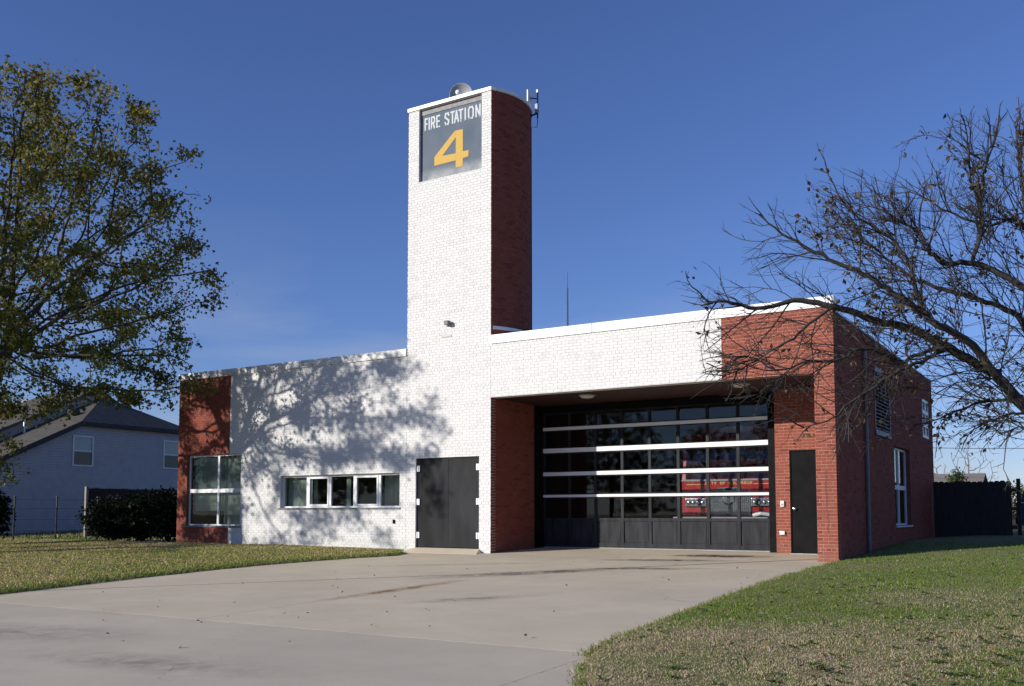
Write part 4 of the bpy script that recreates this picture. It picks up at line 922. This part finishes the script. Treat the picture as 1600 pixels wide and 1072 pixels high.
    E_ = np.concatenate(ends)-base; n = len(E_)
    q = vnoise(E_[:, 0]*1.5+E_[:, 2], E_[:, 1]*1.5-E_[:, 2]*.8, 1.9, 51, 2); keep = (rng.random(n) < np.clip((q-.48)*1.2, .005, .5)); L = E_[keep]
    L = np.repeat(L, 2, 0)+rng.normal(size=(len(L)*2, 3))*.022
    pal = np.array([[.085, .055, .03], [.12, .085, .04], [.06, .055, .025], [.10, .045, .03], [.16, .12, .06]])
    leaves = leaf_mesh('crab_leaves', L, .05, pal[rng.integers(0, 5, len(L))]*rng.uniform(.7, 1.2, len(L))[:, None], .9)
    return wood, leaves, base
CW, CL, CB = make_crab()
place_tree('crabapple_tree', tuple(CB), CW, CL, 'nearly bare crabapple with spreading dark limbs and withered leaves at right', wm=M_BARK2)

# ---- bare and evergreen trees behind the right fence
def make_bare(h, rad, seed, n=420, step=.45, trunk=.35):
    c = np.array([0, 0, h*.60]); u = rng.normal(size=(n, 3)); u /= np.linalg.norm(u, axis=1)[:, None]; A = u*(rng.random((n, 1))**.45)*np.array([rad, rad, h*.40])+c
    base = [np.array([0, 0, z]) for z in np.arange(-.3, h*trunk, step)]; par = [i-1 for i in range(len(base))]
    nd, pr = colonize(A, base, par, step, h, step*1.3, 90, .03); r = tree_radii(nd, pr, .012, 2.3); r *= (h*.017/r[0]); r = np.maximum(r, .016)
    cs, rs = chains_of(nd, pr, r); V, Q = tubes(cs, rs, lambda q: 6 if q > .06 else 3); return np_mesh('bare_wood', V, Q, smooth=True)
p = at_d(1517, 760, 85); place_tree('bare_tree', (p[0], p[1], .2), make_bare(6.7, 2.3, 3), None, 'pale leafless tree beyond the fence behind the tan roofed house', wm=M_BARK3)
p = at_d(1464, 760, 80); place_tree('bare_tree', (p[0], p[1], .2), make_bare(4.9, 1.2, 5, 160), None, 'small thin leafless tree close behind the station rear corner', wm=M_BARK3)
def bushy(n, rx, rz_, cz, col, s, seed):
    u = rng.normal(size=(n, 3)); u /= np.linalg.norm(u, axis=1)[:, None]; L = u*(.55+.45*rng.random((n, 1)))*np.array([rx, rx, rz_]); lob = .7+.5*vnoise(np.arctan2(u[:, 1], u[:, 0])*2+9, u[:, 2]*3+9, 1, seed); L *= lob[:, None]; L[:, 2] += cz
    L = L[L[:, 2] > .02]; return leaf_mesh('foliage', L, s, np.array(col)*rng.uniform(.6, 1.3, (len(L), 1)), .1)
def bush(name, loc, n, rx, rz_, col, s, label, cat, seed, cz=None, group=None):
    t = thing(name, loc, label, cat, group)
    mb = MB(); 
    for j in range(5):
        a = j*1.26+seed; mb.tube([(loc[0], loc[1], loc[2]-.05), (loc[0]+math.cos(a)*rx*.3, loc[1]+math.sin(a)*rx*.3, loc[2]+rz_*.6), (loc[0]+math.cos(a)*rx*.5, loc[1]+math.sin(a)*rx*.5, loc[2]+rz_*1.2)], [.04, .025, .01], 5)
    mb.build('stem', M_BARK, t)
    o = bpy.data.objects.new('foliage', bushy(n, rx, rz_, cz if cz is not None else rz_, col, s, seed)); COL.objects.link(o); o.data.materials.append(M_LEAF); o.parent = t; return t
p = at_d(1497, 760, 60); bush('evergreen_tree', (p[0], p[1], .2), 2600, .75, 1.65, (.07, .10, .03), .16, 'round topped green evergreen behind the right fence', 'tree', 3)
p = at_d(1550, 760, 88); bush('shrub', (p[0], p[1], .2), 1200, 1.0, 1.6, (.10, .12, .05), .25, 'pale green shrub right of the tan roofed house', 'shrub', 5)
p = at_d(1585, 760, 95); bush('shrub', (p[0], p[1], .2), 1600, 1.6, 1.75, (.09, .11, .05), .28, 'green treetop far behind the end post of the right fence', 'shrub', 7)
p = at_d(1600, 760, 100); bush('shrub', (p[0]+1.2, p[1], .2), 1600, 1.8, 2.1, (.09, .11, .05), .3, 'green treetop at the far right edge behind the parked vehicle', 'shrub', 9)

# ================================================================== HOUSES
M_SIDE = pmat('grey_vinyl_siding', (.46, .45, .44), .6, .06, 3)
def shingle(name, a):
    m, nt, b = nodes(name); p = pos(nt); br = N(nt, 'ShaderNodeTexBrick'); br.inputs['Scale'].default_value = 1; br.inputs['Brick Width'].default_value = .35; br.inputs['Row Height'].default_value = .16; br.inputs['Mortar Size'].default_value = .01
    br.inputs['Color1'].default_value = (*a, 1); br.inputs['Color2'].default_value = (*[x*.72 for x in a], 1); br.inputs['Mortar'].default_value = (*[x*.5 for x in a], 1)
    mp = N(nt, 'ShaderNodeMapping'); mp.inputs['Rotation'].default_value = (R(25), 0, 0); nt.links.new(p, mp.inputs['Vector']); nt.links.new(mp.outputs[0], br.inputs['Vector'])
    nt.links.new(mixc(nt, ramp(nt, noise(nt, 9, 5, .7, p), .4, .7), br.outputs['Color'], tuple(x*.8 for x in a)), b.inputs['Base Color']); b.inputs['Roughness'].default_value = .95; b.inputs['Specular IOR Level'].default_value = .1; return m
M_SHING = shingle('grey_shingle', (.125, .115, .10)); M_SHING2 = shingle('tan_shingle', (.27, .24, .215))
M_TRIMD = pmat('dark_trim', (.03, .03, .033), .7, .1, 4)
HX = -26.4; HB = .12; EV = 5.10; s_ = .49
HO = thing('grey_house', (HX-4, 8, HB), 'grey sided two storey house with dark shingle roof behind the maple', 'house')
y_f = -3.0; zf_ = 5.10+(y_f-7.09)*s_; y_b = 12.7
wl = MB(); wl.prism([(y_f, HB-.3), (y_b, HB-.3), (y_b, EV), (7.09, EV), (y_f, zf_)], HX-.2, HX-.03, 'yz'); wl = wl.build('wall', M_SIDE, HO)
k = 0; z = HB
WH = [(6.68, 7.58, 3.11, 4.35), (11.47, 12.4, 3.17, 4.43)]
while z < EV-.02:
    z1 = min(z+.118, EV-.01); ya = y_f if z1 < zf_ else 7.09+(z1-5.10)/s_+.02
    for (a, b, c, d) in sub_rect((ya, y_b, z, z1), [(w[0]-.06, w[1]+.06, w[2]-.06, w[3]+.06) for w in WH]):
        if b-a > .05 and d-c > .02:
            MB().add([(HX-.03, a, c), (HX-.03, b, c), (HX+.012, b, c), (HX+.012, a, c), (HX-.024, a, d), (HX-.024, b, d)], [(3, 2, 5, 4), (0, 1, 2, 3), (1, 5, 2), (0, 3, 4)]).build('siding_board', M_SIDE, wl)
    z += .118
for (a, b, c, d) in WH:
    w = MB().box(HX-.01, HX+.03, a-.06, a, c-.06, d+.06).box(HX-.01, HX+.03, b, b+.06, c-.06, d+.06).box(HX-.01, HX+.03, a, b, d, d+.06).box(HX-.01, HX+.03, a, b, c-.06, c).box(HX-.01, HX+.02, a, b, (c+d)/2-.03, (c+d)/2+.03).build('window', M_TRIM, HO)
    MB().box(HX-.012, HX-.006, a, b, (c+d)/2+.03, d).build('pane', M_GLASS, w); MB().box(HX-.012, HX-.006, a, b, c, (c+d)/2-.03).build('pane', M_GLASS, w)
    MB().box(HX-.027, HX-.02, a, b, (c+d)/2-.04, d).build('roller_blind', M_TRIM, w); MB().box(HX-.029, HX-.0275, a, b, c, d).build('window_backing', M_BLACK, w)
# lower roof: front slope and hip; upper volume behind
wA = 3.0; A_ = (HX-wA, 10.13, 6.585)
ra = MB(); t_ = .10
def zrl(y): return 5.154+(y-7.09)*s_
f1 = [(HX+.25, y_f-.4, zrl(y_f-.4)), (HX+.25, 6.85, zrl(6.85)), (HX-wA, 10.13, zrl(10.13)), (HX-wA, y_f-.4, zrl(y_f-.4))]
ra.add(f1+[(p[0], p[1], p[2]-t_) for p in f1], [(0, 1, 2, 3), (7, 6, 5, 4), (0, 4, 5, 1), (1, 5, 6, 2), (2, 6, 7, 3), (3, 7, 4, 0)])
h1 = [(HX+.25, 6.85, zrl(6.85)), (HX+.25, y_b+.3, zrl(6.85)), (HX-wA, 10.2, zrl(10.13)), (HX-wA, 10.13, zrl(10.13))]
ra.add(h1+[(p[0], p[1], p[2]-t_) for p in h1], [(0, 1, 2, 3), (7, 6, 5, 4), (0, 4, 5, 1), (1, 5, 6, 2)])
ra = ra.build('roof', M_SHING, HO)
MB().add([(HX+.252, y_f-.4, zrl(y_f-.4)-.24), (HX+.252, 6.85, zrl(6.85)-.24), (HX+.252, 6.85, zrl(6.85)-.02), (HX+.252, y_f-.4, zrl(y_f-.4)-.02)], [(0, 1, 2, 3)]).build('rake_board', M_TRIMD, ra)
MB().box(HX+.10, HX+.253, 6.86, y_b+.3, 4.86, 5.02).build('gutter', M_TRIMD, ra)
uv = MB(); x1 = HX-wA; zu = lambda y: 4.67+(y-5.05)*.486
uv.prism([(y_f, HB), (9.7, HB), (9.7, zu(9.7)-.1), (y_f, zu(y_f)-.1)], x1-6.0, x1-.02, 'yz'); uv.build('upper_wall', M_SIDE, HO)
ur = MB(); yr = 9.75; f2 = [(x1+.2, y_f-.4, zu(y_f-.4)+.06), (x1+.2, yr, zu(yr)+.06), (x1-4.2, yr, zu(yr)+.06), (x1-9, y_f-.4, zu(y_f-.4)+.06)]
ur.add(f2+[(p[0], p[1], p[2]-.14) for p in f2], [(0, 1, 2, 3), (7, 6, 5, 4), (0, 4, 5, 1), (1, 5, 6, 2), (2, 6, 7, 3)])
b2 = [(x1+.2, yr, zu(yr)+.06), (x1+.2, 16, zu(yr)+.06-3.0), (x1-4.2, 16, zu(yr)+.06-3.0), (x1-4.2, yr, zu(yr)+.06)]
ur.add(b2+[(p[0], p[1], p[2]-.14) for p in b2], [(0, 1, 2, 3), (7, 6, 5, 4), (0, 4, 5, 1)]); ur = ur.build('roof', M_SHING, HO)
q = at_x(38, 676, HX-2.6); MB().tube([(q[0], q[1], q[2]-.1), (q[0], q[1], q[2]+.62)], .055, 10).build('vent_pipe', M_STEEL, ra)
q = at_x(115, 645, HX-1.6); MB().box(q[0]-.2, q[0]+.2, q[1]-.2, q[1]+.2, q[2]-.1, q[2]+.13, bev=.03).build('roof_vent', M_TRIMD, ra)
q = at_x(11, 640, x1-4); MB().tube([(q[0], q[1], q[2]-1.2), (q[0], q[1], q[2]+.35)], .07, 10).build('vent_pipe', M_TRIMD, ur)

# house far right
p = at_d(1540, 740, 75); RH = thing('tan_roof_house', (p[0]-2, p[1]+3, .2), 'low house with tan shingle roof beyond the right fence', 'house')
M_WALLP = pmat('pale_wall', (.50, .52, .55), .7, .05, 2)
x0, x1h, yh, zr_ = p[0]-8.5, p[0], p[1], 3.78
g = MB(); g.prism([(yh-2.6, .1), (yh+2.6, .1), (yh+2.6, 2.55), (yh, 3.66), (yh-2.6, 2.55)], x0+.4, x1h-.3, 'yz'); g.build('wall', M_WALLP, RH)
g = MB(); g.prism([(yh-3.1, 2.42), (yh-3.1, 2.52), (yh, zr_), (yh+3.1, 2.52), (yh+3.1, 2.42), (yh, zr_-.11)], x0, x1h, 'yz'); g.build('roof', M_SHING2, RH)
MB().box(x1h-2.2, x1h-2.0, yh-.6, yh-.4, 3.4, 3.95).build('vent_pipe', M_STEEL, RH)
# dark brick house on the right, mirrored in the side window
M_HBR = pmat('orange_brick', (.33, .13, .085), .8, .15, 6)
t = thing('brick_house', (30, 4, 0), 'orange brick house mirrored in the side wall window', 'house')
MB().box(24, 36, 8, 20, 0, 2.9).build('wall', M_HBR, t); g = MB(); g.prism([(7.4, 2.9), (20.6, 2.9), (14, 6.2)], 23.4, 36.6, 'yz'); g.build('roof', M_SHING2, t)
w = MB().box(23.95, 23.995, 11.2, 12.6, .9, 2.3).build('window', M_TRIM, t); MB().box(23.93, 23.948, 11.3, 12.5, 1.0, 2.2).build('pane', M_GLASS, w)

# ================================================================== FENCES, POSTS, WIRE, SHRUBS
M_FENCE = pmat('weathered_fence_wood', (.030, .027, .025), .9, .25, 4, stretch=(6, 6, .6))
M_POSTP = pmat('pale_post_wood', (.30, .275, .235), .9, .15, 5)
def picket_fence(name, p0, p1, zb, zt, label, w=.145, dog=True, post=None):
    p0 = np.array(p0); p1 = np.array(p1); L = np.linalg.norm(p1-p0); d = (p1-p0)/L; nrm = np.array([-d[1], d[0]]); t = thing(name, (*((p0+p1)/2), zb), label, 'fence')
    n = int(L/(w+.001))
    for i in range(n):
        a = p0+d*i*(w+.001); b = a+d*w; zt_ = zt+rnd.uniform(-.012, .012); c = .03
        pts = []
        for off in (0, .018):
            A = a+nrm*off; B = b+nrm*off; A2 = A+d*c; B2 = B-d*c
            pts += [(*A, zb), (*B, zb), (*B, zt_-c), (*B2, zt_), (*A2, zt_), (*A, zt_-c)]
        MB().add(pts, [(0, 1, 2, 3, 4, 5), (11, 10, 9, 8, 7, 6)]+[(j, j+6, (j+1) % 6+6, (j+1) % 6) for j in range(6)]).build('picket', M_FENCE, t)
    for z in (zb+.3, (zb+zt)/2, zt-.3):
        A = p0+nrm*.02; B = p1+nrm*.02; C = p1+nrm*.06; D_ = p0+nrm*.06
        MB().add([(*q, zz) for zz in (z, z+.09) for q in (A, B, C, D_)], [(0, 1, 5, 4), (1, 2, 6, 5), (2, 3, 7, 6), (3, 0, 4, 7), (4, 5, 6, 7), (3, 2, 1, 0)]).build('rail', M_FENCE, t)
    for q, mt, h in (post or []):
        MB().box(q[0]-.05, q[0]+.05, q[1]-.05, q[1]+.05, zb-.1, h, bev=.008).build('post', mt, t)
    return t
picket_fence('wooden_fence', (8.06, 11.5), (10.22, 11.5), .2, 1.87, 'dark wooden privacy fence joining the rear right corner of the station', post=[((10.28, 11.56), M_FENCE, 1.93)])
picket_fence('wooden_fence', (-20.0, 3.05), (-20.0, 13.5), .1, 1.90, 'dark wooden privacy fence between the grey house and the station', post=[((-19.94, 2.97), M_POSTP, 1.95)])
M_FPOST = pmat('dark_post_metal', (.05, .05, .055), .6, .1, 5)
cf = thing('wire_fence', (-18.1, -.2, .1), 'thin wire fence on dark steel posts before the grey house', 'fence')
pa, pb = at_d(22, 803, 36), at_d(88, 803, 36); dv = (pb-pa)
for k in range(-3, 3):
    q = pa+dv*k; MB().tube([(q[0], q[1], 0), (q[0]+.02, q[1], 1.48)], .028, 8).lathe([(.03, 0), (.045, .02), (.04, .06), (.0, .075)], (q[0]+.02, q[1], 1.46), n=10).build('post', M_FPOST, cf)
for z in (.35, .75, 1.1, 1.42): MB().tube([tuple(pa-dv*3)[:2]+(z,), tuple(pb+dv*1)[:2]+(z,)], .004, 4).build('wire', M_FPOST, cf)
# dark conifer shrubs against the fence
for i, (px, py, d, n, rx, rz_, lab) in enumerate(((178, 845, 34.0, 5200, 1.05, .72, 'dark spreading yew at the left end of the wooden fence'), (222, 848, 33.5, 5600, 1.1, .80, 'dark yew in the middle of the row before the wooden fence'), (262, 849, 33.0, 5200, 1.0, .85, 'dark yew next to the left corner of the station'))):
    q = at_d(px, py, d); bush('yew_shrub', (q[0], q[1], .08), n, rx, rz_, (.012, .02, .010), .13, lab, 'shrub', 20+i, group='yews along the wooden fence')
q = at_d(-14, 790, 33); bush('yew_shrub', (q[0], q[1], .1), 2600, .62, .85, (.014, .022, .011), .12, 'dark shrub at the left edge near the wire fence', 'shrub', 30)
# side lane strip of asphalt
M_ASPH = pmat('asphalt', (.075, .078, .085), .85, .2, 8, bmp=.4, bscale=60)
def lane():
    c = [(-60, -9.8), (-40, -5.0), (-26, -1.6), (-18.5, .35), (-14.5, 1.4), (-13.2, 1.8)]; wd = .9; v = []; f = []
    for i, (x, y) in enumerate(c):
        for s in (-wd, wd): v.append((x-s*.25, y+s, float(gz(0, y+s))-.02))
    for i in range(len(c)-1): f.append((2*i, 2*i+2, 2*i+3, 2*i+1))
    o = MB().add(v, f).build('side_road', M_ASPH); o['kind'] = 'structure'
lane()
o = MB().add([(-400, -44, -.84), (400, -44, -.84), (400, -35, -.84), (-400, -35, -.84)], [(0, 1, 2, 3)]).build('road', M_ASPH); o['kind'] = 'structure'
# overhead wire far right
a, b = at_d(1300, 696, 70), at_d(1760, 699, 70)
t = thing('utility_line', ((a[0]+b[0])/2, (a[1]+b[1])/2, 0), 'thin overhead wire crossing the sky behind the right fence', 'wire')
mm_ = (a+b)/2; MB().tube([a, a*.5+mm_*.5-np.array([0, 0, .1]), mm_-np.array([0, 0, .14]), b*.5+mm_*.5-np.array([0, 0, .1]), b], .018, 5).build('wire', M_BLACK, t)
for e in (a, b): MB().tube([(e[0], e[1], 0), (e[0], e[1], e[2]+.6)], [.14, .10], 10).build('pole', M_BARK, t)

# ================================================================== VEHICLES
def wheel(parent, x, y, z, r, wd, axis='x'):
    ax = (1, 0, 0) if axis == 'x' else (0, 1, 0)
    ty = MB().lathe([(r*.62, -wd/2), (r*.93, -wd/2), (r, -wd/2+.03), (r, wd/2-.03), (r*.93, wd/2), (r*.62, wd/2)], (x, y, z), ax, 24).build('wheel', M_RUBBER, parent)
    MB().lathe([(.0, -wd/2-.012), (r*.25, -wd/2-.012), (r*.3, -wd/2+.02), (r*.58, -wd/2+.015), (r*.6, -wd/2-.006), (r*.6, wd/2+.006), (r*.3, wd/2-.02), (r*.25, wd/2+.012), (0, wd/2+.012)], (x, y, z), ax, 20).build('rim', M_STEEL, ty)
M_WIND = glass('windscreen_glass', (.25, .30, .33), 1.6)
TX, TY, TZ = 4.54, 3.75, .076
T = thing('fire_engine', (TX, TY+4, TZ), 'red fire engine parked behind the right half of the glass bay door', 'fire engine')
def tb(mb, name, mat, par=None, **k): return mb.build(name, mat, par or T, **k)
W2 = 1.22
cab = MB(); cab.prism([(TY, .62), (TY+3.0, .62), (TY+3.0, 2.95), (TY+.35, 2.95), (TY+.12, 2.75), (TY, 1.74)], TX-W2, TX+W2, 'yz'); cab = tb(cab, 'cab', M_TRUCKRED)
ws = MB(); ws.add([(TX-W2+.10, TY-.012, 1.80), (TX+W2-.10, TY-.012, 1.80), (TX+W2-.10, TY+.098, 2.66), (TX-W2+.10, TY+.098, 2.66), (TX-W2+.10, TY+.01, 1.80), (TX+W2-.10, TY+.01, 1.80), (TX+W2-.10, TY+.118, 2.66), (TX-W2+.10, TY+.118, 2.66)], [(0, 1, 2, 3), (0, 4, 5, 1), (1, 5, 6, 2), (2, 6, 7, 3), (3, 7, 4, 0)]); tb(ws, 'windscreen', M_WIND, cab)
for s in (-1, 1): tb(MB().tube([(TX+s*.3, TY-.03, 1.79), (TX+s*.75, TY+.02, 2.28)], .012, 6), 'wiper', M_BLACK, cab)
tb(MB().box(TX-W2-.01, TX+W2+.01, TY-.02, TY-.002, 1.745, 1.785), 'cowl_trim', M_GREYP, cab)
tb(MB().box(TX-W2-.006, TX-.58, TY-.012, TY-.001, 1.355, 1.43), 'white_stripe', M_TRUCKWHT, cab); tb(MB().box(TX+.58, TX+W2+.006, TY-.012, TY-.001, 1.355, 1.43), 'white_stripe', M_TRUCKWHT, cab)
for s in (-1, 1): tb(MB().box(TX+s*.85-.24, TX+s*.85+.24, TY-.008, TY-.001, 1.655, 1.672), 'gold_stripe', M_GOLD, cab)
txt = 'CITY OF COLUMBUS'; x = TX-.60; adv = 1.20/len(txt)
for ch in txt:
    if ch != ' ': glyph(ch, x, x+adv*.8, 1.655, 1.725, TY-.001, .016, .004).build('letter', M_GOLD, cab)
    x += adv
gr = MB(); arcp = [(TX-.56, .90), (TX+.56, .90), (TX+.56, 1.42)]+[(TX+.52*math.cos(a), 1.44+.15*math.sin(a)) for a in np.linspace(0, math.pi, 14)]+[(TX-.56, 1.42)]
gr.prism(arcp, TY-.03, TY-.001, 'xz'); gr = tb(gr, 'grille', M_SILL)
for z in np.arange(.93, 1.42, .035): tb(MB().box(TX-.54, TX+.54, TY-.045, TY-.031, z, z+.009), 'grille_bar', M_CHROME, gr)
for xx in np.arange(TX-.52, TX+.53, .05): tb(MB().box(xx, xx+.009, TY-.05, TY-.046, .93, 1.41), 'grille_bar', M_CHROME, gr)
tb(MB().lathe([(.0, .02), (.12, .018), (.15, .01), (.15, 0)], (TX, TY-.055, 1.30), (0, -1, 0), 24), 'siren', M_CHROME, gr)
ov = MB(); ov.prism([(TX+.13*math.cos(a), 1.535+.045*math.sin(a)) for a in np.linspace(0, 2*math.pi, 24, endpoint=False)], TY-.045, TY-.031, 'xz'); tb(ov, 'emblem_rim', M_CHROME, gr)
ov = MB(); ov.prism([(TX+.108*math.cos(a), 1.535+.032*math.sin(a)) for a in np.linspace(0, 2*math.pi, 24, endpoint=False)], TY-.049, TY-.046, 'xz'); tb(ov, 'emblem', M_BLACK, gr)
for s in (-1, 1):
    cx = TX+s*.84; h = tb(MB().box(cx-.27, cx+.27, TY-.07, TY-.001, 1.115, 1.315, bev=.012), 'headlight', M_CHROME)
    tb(MB().box(cx-.25, cx+.25, TY-.076, TY-.071, 1.135, 1.295), 'bezel', M_SILL, h)
    for k in range(4): tb(MB().lathe([(.045, 0), (.05, .012), (.03, .02), (.0, .024)], (cx-.18+k*.12, TY-.077, 1.215), (0, -1, 0), 14), 'lamp', M_CHROME, h)
tb(MB().box(TX-W2-.02, TX+W2+.02, TY-.55, TY-.001, .58, .80, bev=.02), 'bumper', M_CHROME)
tb(MB().box(TX-W2-.025, TX+W2+.025, TY-.552, TY-.01, .802, .86, bev=.01), 'bumper_deck', M_GREYP)
tb(MB().tube([(TX+.7, TY-.3, .9), (TX+.9, TY-.34, .95), (TX+1.1, TY-.3, .92)], .05, 10), 'hose', M_TRUCKWHT)
body = tb(MB().box(TX-W2, TX+W2, TY+3.05, TY+7.4, .55, 2.9, bev=.03), 'body', M_TRUCKRED)
for s in (-1, 1):
    for k in range(3): tb(MB().box(TX+s*(W2+.003)-.006, TX+s*(W2+.003)+.006, TY+3.3+k*1.35, TY+4.5+k*1.35, 1.0, 2.6), 'locker_shutter', M_STEEL, body)
    tb(MB().box(TX+s*(W2+.05)-.04, TX+s*(W2+.05)+.04, TY+.0, TY+.12, 1.9, 2.35, bev=.02), 'mirror', M_BLACK)
    for yy in (TY+1.5, TY+5.9): wheel(T, TX+s*1.05, yy, TZ+.53, .53, .3)
lb = tb(MB().box(TX-.85, TX+.85, TY+.5, TY+.8, 2.951, 3.12, bev=.02), 'light_bar', M_TRUCKRED); tb(MB().box(TX-.2, TX+.2, TY+.49, TY+.81, 2.96, 3.13), 'light_bar_centre', M_WPLAS, lb)
for s in (-.3, .3): tb(MB().tube([(TX+s, TY+3.0, 3.02), (TX+s, TY+7.4, 3.02)], .03, 6), 'ladder_rail', M_STEEL)
# parked dark blue SUV beyond the fence end
M_CAR = pmat('dark_blue_car_paint', (.018, .026, .055), .3, .1, 2, coat=.5)
q = at_d(1589, 800, 37); CXx, CYy = q[0], q[1]; zc = .21
S = thing('parked_suv', (CXx+2.3, CYy+.9, zc), 'dark blue vehicle parked beyond the end of the right fence', 'car')
prof = [(0, .35), (4.6, .35), (4.62, .8), (4.5, 1.02), (3.5, 1.12), (2.75, 1.68), (2.4, 1.74), (.35, 1.72), (.1, 1.15), (-.02, .9)]
bd = MB(); bd.prism([(CXx+a, zc+b) for a, b in prof], CYy, CYy+1.8, 'xz'); bd = bd.build('body', M_CAR, S)
for a, b in ((.32, 1.25), (1.33, 2.2)): 
    MB().box(CXx+a, CXx+b, CYy-.012, CYy-.002, zc+1.14, zc+1.60).build('window', M_WIND, bd)
MB().prism([(CXx+2.28, zc+1.14), (CXx+3.3, zc+1.14), (CXx+2.7, zc+1.60), (CXx+2.28, zc+1.60)], CYy-.012, CYy-.002, 'xz').build('window', M_WIND, bd)
for a, b in ((.1, .04),): MB().box(CXx+.02, CXx+4.5, CYy-.02, CYy-.003, zc+1.08, zc+1.12).build('trim', M_STEEL, bd)
MB().box(CXx-.06, CXx+.1, CYy+.05, CYy+1.75, zc+.38, zc+.6, bev=.02).build('bumper', M_BLACK, bd); MB().box(CXx-.03, CXx+.02, CYy+.05, CYy+.3, zc+.8, zc+1.1).build('tail_light', M_TRUCKRED, bd)
for xx in (.85, 3.7):
    for yy in (.08, 1.72): wheel(S, CXx+xx, CYy+yy, zc+.34, .34, .22, 'y')
